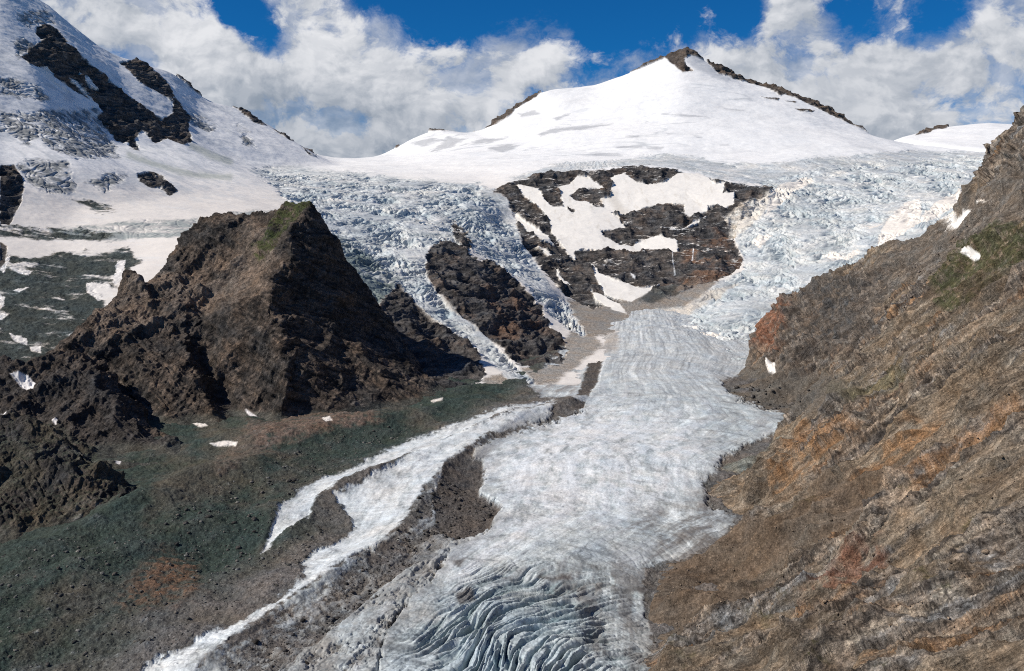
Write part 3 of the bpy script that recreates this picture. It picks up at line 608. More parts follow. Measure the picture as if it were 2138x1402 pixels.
    for i, p in enumerate(sp):
        m = one_piece((R_.poly(p, 1.2, 3.5, nsm) > .5) & sv)
        if lab2[i] and m.sum() > 30*Q*Q: cls[m] = 40+i; patches.append((40+i, lab2[i]))
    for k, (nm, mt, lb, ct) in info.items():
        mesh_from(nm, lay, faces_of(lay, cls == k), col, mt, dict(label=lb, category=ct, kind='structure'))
    for k, lb in patches:
        mesh_from('snow_patch', lay, faces_of(lay, cls == k), col, M_snow, dict(label=lb, category='snow patch', group='snow patches'))
upper()

# ================================================================== LAYER 2: valley floor (glacier tongue, moraines)
XLp = np.array([(982,-299),(1200,-211),(1375,-143),(1635,-108),(1855,0),(2118,147),(3400,358)], float)
XRp = np.array([(982,131),(1232,159),(1412,310),(1650,347),(1940,573),(2370,486),(2620,563),(3340,574)], float)
def valley():
    ts = np.arange(-.62, .50, .0009/Q)
    iy = np.arange(1/3750, 1/640, 1/3750/240/Q*1.0)
    Ys = np.sort(1/iy)
    Yg = np.broadcast_to(Ys[:, None], (len(Ys), len(ts))); Xg = Yg*ts
    H = VZ0+VS*Yg
    lay = Layer(ts, Ys, H)
    Pl = lay.P
    n200 = fbm(Pl, 240, 4, .5); n50 = fbm(Pl, 50, 5, .58, 3.0); n12 = fbm(Pl, 12, 4, .6, 6.0)
    nz = n50*.8+n12*.5
    XL = np.interp(Yg, XLp[:, 0], XLp[:, 1]); XR = np.interp(Yg, XRp[:, 0], XRp[:, 1])
    n = (Xg-XL)/(XR-XL)
    g = lay.poly
    c3 = lambda pl: [(x/2, 701+y/2) for x, y in pl]
    # ---- surfaces
    nz = nz*.8+fbm(np.stack([Xg, Yg*.45, Yg*0], -1).astype(f4), (12, 12, 12), 5, .7, 9)*.7
    ribbon = g([(1150,842),(1069,862),(1000,882),(940,898),(850,922),(780,958),(700,998),(640,1025),(600,1060),(570,1100),(545,1160),(560,1150),(590,1118),(640,1090),(660,1055),(720,1018),(800,982),(900,947),(1000,902),(1100,868),(1160,850)], 6, 9, nz)
    whiteB = g([(1160,852),(1100,868),(1069,885),(950,915),(880,945),(820,985),(770,1015),(700,1050),(740,1095),(700,1140),(650,1165),(630,1195),(640,1235),(560,1292),(450,1340),(310,1402),(250,1460),(380,1460),(430,1402),(500,1350),(600,1280),(700,1212),(780,1167),(850,1103),(880,1050),(930,982),(1000,932),(1069,907),(1150,880)], 6, 12, nz)
    main = g([(1180,820),(1215,870),(1150,885),(1069,912),(1000,940),(985,965),(1015,985),(1000,1030),(1045,1070),(1020,1120),(960,1140),(930,1180),(900,1230),(830,1300),(800,1360),(780,1460),(1330,1460),(1360,1402),(1360,1330),(1345,1250),(1340,1185),(1420,1170),(1520,1120),(1535,1082),(1480,1055),(1470,1012),(1500,985),(1508,960),(1560,930),(1690,878),(1620,862),(1530,830),(1498,790),(1530,762),(1600,750),(1600,600),(1300,620),(1200,660),(1220,700),(1130,770),(1160,800)], 6, 14, nz)
    uppertongue = g([(1100,800),(1160,745),(1215,690),(1300,600),(1600,600),(1600,760),(1450,820),(1200,840),(1130,830)], 8, 8, nz)
    patchy = g([(430,1402),(500,1350),(600,1280),(700,1212),(780,1167),(850,1103),(880,1050),(930,982),(960,975),(930,1050),(915,1110),(960,1140),(930,1180),(900,1230),(830,1300),(800,1360),(780,1460),(380,1460)], 8, 12, nz)
    blob = g([(930,985),(960,975),(1010,962),(1000,1010),(995,1045),(1045,1075),(1010,1120),(960,1132),(915,1115),(905,1060)], 4, 7, nz)
    strip = np.maximum(g([(1233,740),(1260,742),(1250,790),(1228,835),(1203,838),(1215,795)], 5, 6, nz), g([(1185,850),(1225,846),(1218,862),(1195,862)], 2, 3, nz))
    ice = np.maximum(np.maximum(ribbon, whiteB), np.maximum(main, uppertongue))*(1-blob)*(1-strip)
    dband = g([(410,1410),(500,1352),(600,1284),(700,1216),(780,1172),(850,1108),(890,1040),(915,1110),(850,1190),(790,1250),(700,1310),(640,1360),(600,1420)], 12, 14, nz)
    pz = ss(fbm(Pl, (55, 150, 60), 6, .62, 9)+n12*.35, .02, .45)
    cov = fbm(np.stack([(Xg-XL)+Yg*0, Yg*.35, Yg*0], -1).astype(f4), (30, 38, 20), 6, .66, 9)
    lowp = ss(lay.V, 1130, 1330)*.25
    ice = np.maximum(ice*(1-.0), patchy*(1-blob)*np.clip(.26+ss(cov+n12*.45+lowp, -.3, .6)*.66+.34*(1-dband)*ss(lay.V, 990, 1130), 0, 1)*(1-.5*dband))
    foot = Yg**2/(np.abs(H)*1006.0)
    fd = lambda lam: ss(lam/foot, 1.2, 4.0)
    # ---- relief
    def crest(path, h, wl, wr):
        pts = np.array([V(*p)[:2] for p in path]); best = np.full(Xg.shape, 1e9); sgn = np.ones(Xg.shape)
        for (x0, y0), (x1, y1) in zip(pts, pts[1:]):
            ex, ey = x1-x0, y1-y0; t = np.clip(((Xg-x0)*ex+(Yg-y0)*ey)/(ex*ex+ey*ey), 0, 1)
            dx, dy = Xg-x0-t*ex, Yg-y0-t*ey; dd = np.hypot(dx, dy); cr = ex*dy-ey*dx
            m = dd < best; best = np.where(m, dd, best); sgn = np.where(m, cr/math.hypot(ex, ey), sgn)
        return h*np.exp(-(best/lerp(wr, wl, ss(sgn, -14, 14)))**1.3)
    Z = H+n200*7+n50*1.6
    warp = n50*4
    Z += crest([(1190,850),(1090,882),(1000,930),(930,980),(880,1050),(850,1100),(780,1165),(700,1210),(600,1278),(500,1348),(430,1402)], 15, 26, 90)
    Z += crest([(1069,875),(900,950),(800,985),(720,1020),(650,1060),(600,1130)], 9, 30, 60)
    mor = 1-ss(ice, 0, .6)
    lft = ss(Xg, XL-40, XL-260)
    Z += crest([(960,850),(820,880),(700,900),(600,930),(520,985),(430,1010)], 16, 70, 60)*lft
    Z += crest([(520,1000),(400,1020),(300,1070),(200,1120),(60,1170)], 26, 75, 60)*lft
    Z += crest([(560,1090),(420,1110),(300,1160),(120,1230),(0,1260)], 14, 60, 60)*lft
    Z += lft*n200*10
    Z += crest([(450,1240),(300,1290),(100,1340),(0,1370)], 9, 40, 50)*lft
    # glacier surface: convex, margins lower, ogive waves
    arc = Yg+((n-.45)**2)*260*ss(n, -.2, .3)
    ogive = np.sin(arc/38+n50*.8)
    Z += ice*np.clip(1-((n-.5)*1.9)**2, -.3, 1)*12
    Z += ice*ogive*1.1*ss(Yg, 1000, 1300)
    # crevasses
    cz = np.clip(g([(920,1330),(1000,1270),(1120,1240),(1200,1260),(1260,1340),(1260,1480),(860,1480)], 45, 24, nz)+.38*g([(900,1300),(960,1220),(1100,1190),(1250,1190),(1360,1260),(1370,1460),(790,1460)], 40, 20, nz), 0, 1)
    cz2 = g([(950,1180),(1000,1100),(1340,1090),(1500,1100),(1380,1200),(1350,1300),(950,1300)], 40, 20, nz)
    cz = cz*ss(n200*.6+n50*.8, -.5, .15)*.85
    rr = np.hypot(Xg-175, (Yg-850)*.85); aa = np.arctan2(Yg-850, Xg-175)*170
    bend = fbm(Pl, 150, 3, .45, 14)*26
    Pa = np.stack([aa+bend*.5, rr+bend, Yg*0], -1).astype(f4)
    big = crack(Pa, (85, 13, 50), .13, 1, .28); med = crack(Pa, (48, 7, 50), .12, 6, .35); fine = crack(Pa, (17, 4.0, 50), .12, 13, .5)
    web = crack(Pl, (22, 30, 50), .05, 4, .6)
    Pb = Pl.copy(); Pb[..., 1] = arc+n50*8; Pb[..., 2] = 0
    fine2 = crack(Pb, (26, 8, 50), .09, 3, .5); fine3 = crack(Pb, (60, 16, 50), .06, 8, .5)
    Pf = np.stack([n*(420), Yg*.16, Yg*0], -1).astype(f4)
    Pf[..., 0] += n50*5
    flow = fbm(Pf, (26, 30, 1), 6, .66, 4); flow2 = fbm(Pf, (90, 60, 1), 4, .6, 14)
    lines = np.zeros(Xg.shape, f4)
    for lx, ly, of in ((260, 80, 1), (130, 42, 2), (70, 22, 3), (40, 12, 4), (22, 6, 5)):
        lines = np.maximum(lines, crack(Pb, (lx, ly, 50), .075, of*3.3, .55)*fd(ly)*ss(fbm(Pl, ly*9, 3, .6, of), -.35, .35))
    Z += ice*(cz*(-7*big-3.5*med+(ridged(Pa, (85, 14, 20), 3, .5, 3)-.5)*9)+np.maximum(cz2, cz)*(-2.2*med*fd(7.5)-1.4*fine*fd(4.5))+(-1.2*fine2*fd(8)-1.0*fine3*fd(16))*.8)
    Z += ice*flow*1.2+ice*n12*.35*fd(12)
    Z += (1-ice)*(n12*1.7+n50*3.2+fbm(Pl, 5, 3, .6, 2)*.9)
    # upper tongue radiating crevasses where the icefall lands
    Z += ice*ss(Yg, 2300, 3200)*(-2.5*fine3+n50*2)
    lay.set(Z)
    # the valley ice does not fill the place under the right slope / cliffs (they stand in it)
    # ---- colour
    col = np.zeros(Pl.shape, f4)
    gmn = fbm(Pl, (140, 220, 80), 5, .6, 20)
    col[:] = (.044, .060, .051)  # green-grey rubble, darkened to stand in for cloud shade on the left valley
    col = colmix(col, (.095, .085, .070), ss(gmn, -.05, .5)*.8)
    brown = ss((Xg-XL)+n200*60, -230, -50)
    col = colmix(col, (.15, .135, .125), np.clip(brown*.9+n50*.3, 0, 1))
    col = colmix(col, (.045, .058, .052), ss(-gmn+n50*.4, .1, .6)*.6*(1-brown))
    rust = g([(250,1250),(300,1200),(345,1155),(410,1180),(420,1225),(340,1262),(280,1265)], 26, 26, nz)
    col = colmix(col, (.20, .10, .055), rust*.6*ss(n12+n50*.3, -.4, .3))
    edge = g([(520,885),(600,872),(700,855),(780,860),(800,880),(700,895),(620,915),(520,950),(480,990),(440,1000),(460,950)], 12, 16, nz)
    col = colmix(col, (.17, .12, .095), edge*.9*ss(n12, -.8, .2))
    tanb = g([(430,870),(480,890),(520,895),(560,1000),(330,1080),(300,1100),(330,990),(420,960)], 14, 14, nz); col = colmix(col, (.10, .09, .072), tanb*.6)
    sp = ss(n12+fbm(Pl, 4, 3, .7, 8)*.6, .62, .95); col = colmix(col, (.21, .20, .18), sp*.7)
    col = colmix(col, (.10, .088, .080), np.maximum(np.maximum(blob, strip), patchy*.0)*.95)
    icec = np.zeros_like(col); icec[:] = (.52, .565, .57)
    icec = colmix(icec, (.50, .53, .57), ss(flow, -.1, .55)*.65)
    icec = colmix(icec, (.34, .35, .36), ss(flow2+flow*.5, .25, .8)*.6)
    icec = colmix(icec, (.80, .83, .83), ss(-flow-n50*.3, .05, .6)*.75)
    icec = colmix(icec, (.30, .32, .35), ss(fbm(Pf, (9, 40, 1), 4, .6, 24), .1, .6)*.55*ss(Yg, 1300, 2000))
    fl1 = crack(Pf, (15, 34, 1), .08, 71, .5); fl2_ = crack(Pf, (8, 24, 1), .09, 72, .5)
    icec = colmix(icec, (.30, .31, .32), np.clip(fl1*.6*ss(flow+n200, -.5, .3)+fl2_*.5*ss(flow2, -.4, .4), 0, 1)*ss(Yg, 1150, 1500))
    icec = colmix(icec, (.19, .205, .215), lines*.85*ss(fbm(Pl, (60, 90, 50), 3, .5, 81), -.3, .4))
    drt = fbm(Pl, (60, 110, 50), 6, .68, 83); icec = colmix(icec, (.33, .325, .31), ss(drt, .05, .65)*.6)
    mg = g([(1180,820),(1215,870),(1069,912),(1000,940),(1000,1030),(1045,1070),(960,1140),(900,1230),(800,1360),(780,1460),(1330,1460),(1345,1250),(1340,1185),(1520,1120),(1535,1082),(1480,1055),(1470,1012),(1508,960),(1690,878),(1530,830),(1498,790),(1600,750),(1600,560),(1250,560),(1160,800)], 30, 22, nz)
    icec = colmix(icec, (.26, .245, .225), (1-mg)*.75*ss(drt+n12*.3, -.6, .2)*ss(Xg, XL+5, XL+60))
    web2 = crack(Pl, (12, 17, 50), .06, 44, .7)
    icec = colmix(icec, (.20, .215, .22), np.clip(web*fd(12)*.85*ss(n50, -.5, .3)+web2*fd(9)*.85*ss(n200+n12*.3, -.4, .3), 0, 1)*ss(Yg, 1900, 1400))
    mott = fbm(Pl, (14, 40, 20), 5, .7, 33); icec = icec*(1+.30*np.clip(mott, -1, 1)+.14*np.clip(fbm(Pl, (5, 16, 20), 3, .7, 34), -1, 1))[..., None]
    icec = colmix(icec, (.80, .81, .81), np.maximum(whiteB, ribbon)*.55*ss(mott, -.7, .2))
    ctr = g([(1080,900),(1250,840),(1450,880),(1480,960),(1400,1060),(1200,1090),(1020,1160),(960,1240),(940,1200),(1040,1120),(1060,1060),(1020,960)], 50, 30, nz); icec = colmix(icec, (.78, .79, .80), ctr*.8*ss(mott+flow, -.7, .4))
    icec = colmix(icec, (.20, .30, .33), np.clip(big*cz*1.0+med*cz*.6, 0, 1)*.8)
    icec = colmix(icec, (.16, .17, .17), np.clip(med*.75*fd(6)+fine*.8*fd(4), 0, 1)*np.maximum(cz2, cz*.7)*.85)
    icec = colmix(icec, (.50, .58, .61), ss(cz, .3, .9)*.55*(1-big)); icec = colmix(icec, (.10, .15, .17), ss(cz, .1, .5)*np.clip(big*.7+med*.35+fine*.2, 0, 1)*.6)
    dirty = g([(1100,1190),(1340,1185),(1380,1120),(1540,1080),(1560,1150),(1350,1300),(1370,1460),(1200,1460),(1250,1300),(1150,1230)], 40, 40, nz)
    icec = colmix(icec, (.20, .19, .18), dirty*ss(flow+n50*.7+n12*.3, -.5, .4)*.85)
    dirt2 = g([(1380,1060),(1480,1030),(1560,1060),(1560,1130),(1420,1150),(1300,1100)], 24, 24, nz)
    icec = colmix(icec, (.18, .165, .15), dirt2*ss(flow+n12*.5, -.4, .4)*.85)
    up = ss(lay.V, 860, 760)
    icec = colmix(icec, (.54, .555, .56), up*.5)
    upl = fbm(Pf, (11, 60, 1), 5, .65, 88); icec = colmix(icec, (.27, .28, .285), up*ss(upl, .0, .5)*.6); icec = colmix(icec, (.78, .79, .79), up*ss(-upl, .1, .6)*.6)
    tanu = g([(1170,700),(1215,690),(1290,690),(1290,735),(1230,740),(1190,720)], 8, 8, nz); icec = colmix(icec, (.42, .37, .32), tanu*.8)
    left_d = g([(1010,815),(1110,765),(1200,745),(1220,800),(1180,835),(1060,835)], 10, 10, nz); icec = colmix(icec, (.28, .26, .24), left_d*ss(flow+n50*.5, -.3, .4)*.85)
    band2 = lay.line([(1190,852),(1100,880),(1040,915),(1000,950)], (5, 16), 8, 8, nz); icec = colmix(icec, (.24, .235, .23), band2*.6)
    icec = colmix(icec, (.26, .25, .24), lay.line([(1690,885),(1560,940),(1500,985),(1475,1020),(1480,1060)], 6, 8, 6, nz)*.5)
    for p in ([(1120,1205),(1190,1200),(1200,1212),(1150,1215)], [(1310,1232),(1345,1228),(1348,1240)], [(940,1170),(975,1165),(960,1185)], [(945,1235),(985,1225),(990,1255),(960,1262)], [(1130,880),(1150,878),(1140,886)]):
        icec = colmix(icec, (.11, .095, .085), g(p, 5, 7, nz)*.85)
    # striped flank of the medial ridge
    fr = lay.line([(1000,932),(930,985),(885,1045),(850,1100),(780,1160)], 9, 4, 3, nz); icec = colmix(icec, (.55, .54, .50), fr*.6)
    n6 = fbm(Pl, (7, 12, 6), 4, .7, 61)
    soft = ss(ice+n12*.22*fd(12)+n6*.3*fd(9)+n50*.14+cov*.22, .12, .92)
    col = col+(icec-col)*soft[..., None]
    snp = [([(392,878),(420,876),(435,890),(415,892)], 'snow patch at the foot of the dark horn, beside a gully'), ([(438,926),(470,920),(496,923),(492,931),(450,933)], 'white oval snow patch on the green moraine below the horn'),
           ([(672,873),(688,869),(694,878),(680,881)], 'tiny snow patch on the brown moraine edge at the middle of the horn foot'), ([(895,838),(925,830),(924,836),(905,840)], 'thin snow strip at the right end of the horn foot')]
    cls = np.zeros(soft.shape, np.int32); cls[soft > .5] = 1
    cls[(soft > .5) & (n < -.02) & (lay.V > 850)] = 2
    cls[(soft <= .5) & (n > -.03)] = 3
    cls[(rust > .5) & (cls == 0)] = 4
    info = {0: ('moraine', M_scree, 'dark green-grey rubble moraine covering the lower left valley floor', 'moraine'), 1: ('glacier', M_ice_near, 'white grey-streaked glacier tongue flowing down the middle of the valley', 'glacier'),
            2: ('ice_ribbon', M_ice_near, 'narrow white ice ribbons curving between bands of rubble left of the glacier tongue', 'glacier'), 3: ('debris', M_scree, 'grey-brown rubble lying on the glacier ice', 'debris'),
            4: ('rust_rubble', M_scree, 'rust-orange stones in the green moraine at lower left', 'rubble')}
    for i, (p, lb) in enumerate(snp):
        m = g(p, 1.2, 2, nz); col = colmix(col, (.78, .72, .66), m); cls[one_piece(m > .5)] = 10+i
    for k, (nm, mt, lb, ct) in info.items():
        mesh_from(nm, lay, faces_of(lay, cls == k), col, mt, dict(label=lb, category=ct, kind='structure'))
    for i, (p, lb) in enumerate(snp):
        mesh_from('snow_patch', lay, faces_of(lay, cls == 10+i), col, M_snow, dict(label=lb, category='snow patch', group='snow patches'))
    return lay, soft
VL, VICE = valley()

# ================================================================== LAYER 3: the dark rock horn and the hills at its foot
def horn():
    ts = np.arange(-.62, .02, .0009/Q); Ys = rows_from([(1150, 1.5), (2400, 1.9), (3000, 3.5)])
    crest_r = [P(655,413,2330),P(675,450,2350),P(695,520,2400),P(735,570,2430),P(775,625,2440),P(830,690,2400),P(885,762,2310),P(938,815,2212),P(960,835,2170)]
    crest_l = [P(655,413,2330),P(625,414,2350),P(575,432,2400),P(530,438,2440),P(470,446,2490),P(405,458,2530),P(412,490,2440),P(392,525,2400),P(362,535,2380),P(330,562,2350),P(300,585,2330),P(270,552,2310),P(250,595,2290),P(215,622,2250),P(180,660,2180),P(148,692,2120),P(140,745,2050)]
    foot = [V(960,838,-8),V(900,858,-8),V(800,868,-8),V(720,880,-8),V(640,882,-8),V(560,882,-8),V(520,900,-8),V(460,905,-8),V(400,892,-8)]
    hillA_crest = [P(-200,700,2000),P(0,752,1960),P(80,742,1950),P(140,745,1945),P(190,780,1900),P(250,850,1830),P(320,915,1760),P(385,965,1680)]
    hillA_foot = [V(400,985,-6),V(340,1000,-6),V(260,1010,-6),V(170,990,-6),V(60,960,-6),V(-200,960,-6)]
    hillB_crest = [P(-200,860,1580),P(0,870,1570),P(50,872,1560),P(110,882,1545),P(170,915,1520),P(230,975,1480),P(290,1035,1430)]
    hillB_foot = [V(312,1050,-5),V(300,1092,-5),V(220,1120,-5),V(120,1128,-5),V(0,1150,-5),V(-200,1180,-5)]
    sub = lambda pl, dy, dz: [(p[0], p[1]+dy, p[2]+dz) for p in pl]
    L = [crest_r, crest_l, foot, hillA_crest, hillB_crest, hillA_foot, hillB_foot,
         back(crest_r[1:], 260, 330), back(crest_l[:6], 300, 300), back(crest_l[6:14], 230, 160),
         # front arete of the horn: left of it lit, right of it shaded
         [P(655,413,2330),P(612,462,2275),P(606,520,2215),P(572,575,2165),P(560,650,2095),P(598,720,2030),P(592,800,1975),P(560,876,1945)],
         # ribs and gullies left of it
         [P(575,432,2400),P(520,560,2290),P(470,650,2190),P(450,730,2110)],
         [P(450,730,2110),P(480,790,2050),P(510,850,1990),P(530,880,1950)],
         [P(440,600,2310),P(425,670,2220),P(430,740,2160),P(470,830,2040),P(500,888,1965)],
         [P(300,585,2330),P(340,650,2210),P(380,720,2110),P(420,800,2010),P(455,890,1925)],
         [P(270,700,2130),P(300,760,2050),P(340,840,1955),P(390,885,1920)],
         [P(215,622,2250),P(250,680,2160),P(270,700,2130)],
         [P(148,692,2120),P(200,740,2040),P(260,800,1950),P(330,880,1850),P(385,925,1770)],
         [P(745,790,2090)],[P(700,680,2200)],[P(830,810,2110)],[P(690,840,1990)],[P(650,560,2240)],
         # hill A / B faces
         [P(70,830,1850)],[P(160,880,1800)],[P(250,950,1730)],[P(0,850,1830)],[P(330,960,1715)],
         [P(60,980,1450)],[P(150,1010,1420)],[P(230,1060,1395)],[P(-100,1020,1400)],
         sub(hillB_crest, 120, -70), sub(hillA_crest[3:], 110, -60), [P(-260,790,2130),P(0,800,2080),P(95,795,2050)], [P(-260,1000,2500),P(60,960,2400),P(150,900,2360)],
         [V(-200,1300,-12),V(0,1290,-12),V(200,1250,-12),V(400,1100,-12),V(520,1000,-12),V(700,940,-12),V(900,900,-12),V(1080,850,-12)],
         [V(1080,800,-30)]]
    H = tin(L, ts, Ys); lay = Layer(ts, Ys, H); ok = lay.ok
    Hs = blur(lay.H, 5, 5, 1)
    n80 = fbm(lay.P, 110, 5, .55, 3)
    # domain warp to break the straight facets
    lay.set(np.where(ok, Hs, lay.H)); Pl = lay.P
    n20 = fbm(Pl, 18, 4, .6, 5.0); nz = n80+.6*n20
    above = ss(lay.P[..., 2]-(VZ0+VS*lay.P[..., 1]), -4, 25)
    summit = np.exp(-((lay.U-655)**2+(lay.V-413)**2)/30**2)
    A = np.array([[.90, 0, -.40], [0, 1, .10], [.42, 0, .91]], f4)
    Pr = Pl@A.T
    rg = ridged(Pr, (95, 120, 230), 6, .5, 2.0); rg2 = ridged(Pr, (30, 40, 60), 5, .5, 7.0)
    st = fbm(Pr, (90, 90, 7), 4, .62, 2.0); stc = crack(Pr, (80, 80, 11), .12, 4, .6); stf = crack(Pr, (40, 40, 5), .14, 24, .6); jt = crack(Pr, (14, 40, 60), .1, 9, .5)
    ste = terr(fbm(Pr, (110, 110, 22), 5, .6, 33), 7, .16); blk = terr(fbm(Pr, (26, 60, 70), 4, .6, 34), 6, .15)
    lft = ss(lay.U, 640, 600)
    stf = crack(Pr, (40, 40, 5), .14, 24, .6)
    d = above*((rg-.47)*26*(1-.7*summit)*lerp(.5, 1, lft)+(rg2-.4)*5*(1-.5*(1-lft))+ste*7+blk*6*lft-stc*3.0-stf*1.2-jt*1.0+n20*.5)
    lay.push(d.astype(f4))
    Nn = lay.normals()
    g = lay.poly
    col = np.zeros(Pl.shape, f4); col[:] = (.105, .085, .071)
    Pr = lay.P@A.T; n20 = fbm(lay.P, 18, 4, .6, 5.0); st = fbm(Pr, (90, 90, 7), 4, .62, 2.0); stc = crack(Pr, (80, 80, 11), .12, 4, .6); stf = crack(Pr, (40, 40, 5), .14, 24, .6); jt = crack(Pr, (14, 40, 60), .1, 9, .5)
    rn = fbm(Pr, (110, 110, 50), 5, .6, 12)
    col = colmix(col, (.17, .125, .095), ss(rn+st*.25, -.05, .5)*.8)
    col = colmix(col, (.048, .045, .044), ss(-rn+st*.3, .1, .5)*.75)
    col = colmix(col, (.20, .155, .12), ss(st+n20*.4, .3, .8)*.45)
    col = colmix(col, (.022, .021, .021), np.clip(stc*.8+stf*.45+jt*.45, 0, .85))
    col = col*(1+.3*np.clip(st, -1, 1))[..., None]
    lit_tan = g([(190,640),(300,570),(430,530),(560,450),(600,470),(560,600),(460,640),(330,690),(200,730)], 20, 20, nz); col = colmix(col, (.21, .16, .125), lit_tan*.75*ss(rn+n20*.3, -.6, .3))  # lit tan of the horn's left face, painted into the rock colour
    gr = g([(655,415),(615,420),(575,455),(550,500),(530,520),(540,540),(570,520),(605,470),(640,430)], 7, 12, nz)
    col = colmix(col, (.052, .066, .022), gr*.85*ss(n20+Nn[..., 2]-.5, -.5, .1))
    hA = g([(-80,745),(140,742),(200,780),(400,960),(400,1000),(-80,1000)], 10, 8, nz); col = colmix(col, (.060, .055, .053), hA*.65)  # hill A darkened: its shade is put into the rock colour
    hB = g([(-80,865),(110,880),(200,930),(310,1040),(310,1100),(-80,1180)], 10, 8, nz)
    col = colmix(col, (.085, .076, .052), hB*.6*ss(rn, -.4, .4))
    gB = g([(140,1060),(200,1045),(290,1050),(300,1085),(200,1110),(140,1120)], 12, 12, nz); col = colmix(col, (.19, .17, .15), gB*ss(st+n20, -.3, .5)*.75)
    flatm = ss(Nn[..., 2], .82, .95); col = colmix(col, (.06, .072, .05), flatm*hB*.6)
    low = ss(above, .75, .3); col = colmix(col, (.09, .088, .075), low*.8)
    seen = lay.seen()
    pats = [([(20,782),(55,778),(70,790),(66,803),(42,800)], 'snow patch on the dark hill at the left edge'), ([(-5,855),(12,857),(12,863),(-5,866)], 'tiny snow patch at the left edge just above the nearest hill'),
            ([(108,873),(118,871),(116,883),(111,880)], 'speck of snow in the hollow behind the nearest hill'), ([(240,962),(252,964),(250,971),(243,970)], 'speck of snow at the foot of the dark hill'),
            ([(500,845),(530,862),(540,872),(520,868)], 'shaded grey snow streak in the gully of the horn')]
    cls = np.zeros(ok.shape, np.int32)
    cls[(hA > .5)] = 1; cls[(hB > .5) | (Pl[..., 1] < 1560)] = 2; cls[(gr > .5)] = 3
    for i, (p, lb) in enumerate(pats):
        m = g(p, 1.2, 2, nz); col = colmix(col, (.78, .74, .72), m); cls[one_piece((m > .5) & seen)] = 10+i
    if True:
        m = g([(412,480),(425,505),(400,540),(370,548),(335,575),(300,585),(290,560),(330,510),(400,484)], 1.5, 2, nz)
    info = {0: ('rock_horn', 'tall dark brown rock horn with a steep shaded right face', 'mountain'), 1: ('rock_hill', 'dark shaded rocky hill at the left below the debris glacier', 'hill'),
            2: ('rock_hill', 'nearest low brown craggy hill at the left edge above the green moraine', 'hill'), 3: ('grass_slope', 'thin green grass on the sloping shoulder below the horn summit', 'grass')}
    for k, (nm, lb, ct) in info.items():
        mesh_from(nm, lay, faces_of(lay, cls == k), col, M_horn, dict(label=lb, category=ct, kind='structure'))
    for i, (p, lb) in enumerate(pats):
        mesh_from('snow_patch', lay, faces_of(lay, cls == 10+i), col, M_snow, dict(label=lb, category='snow patch', group='snow patches'))
    return lay
HL = horn()

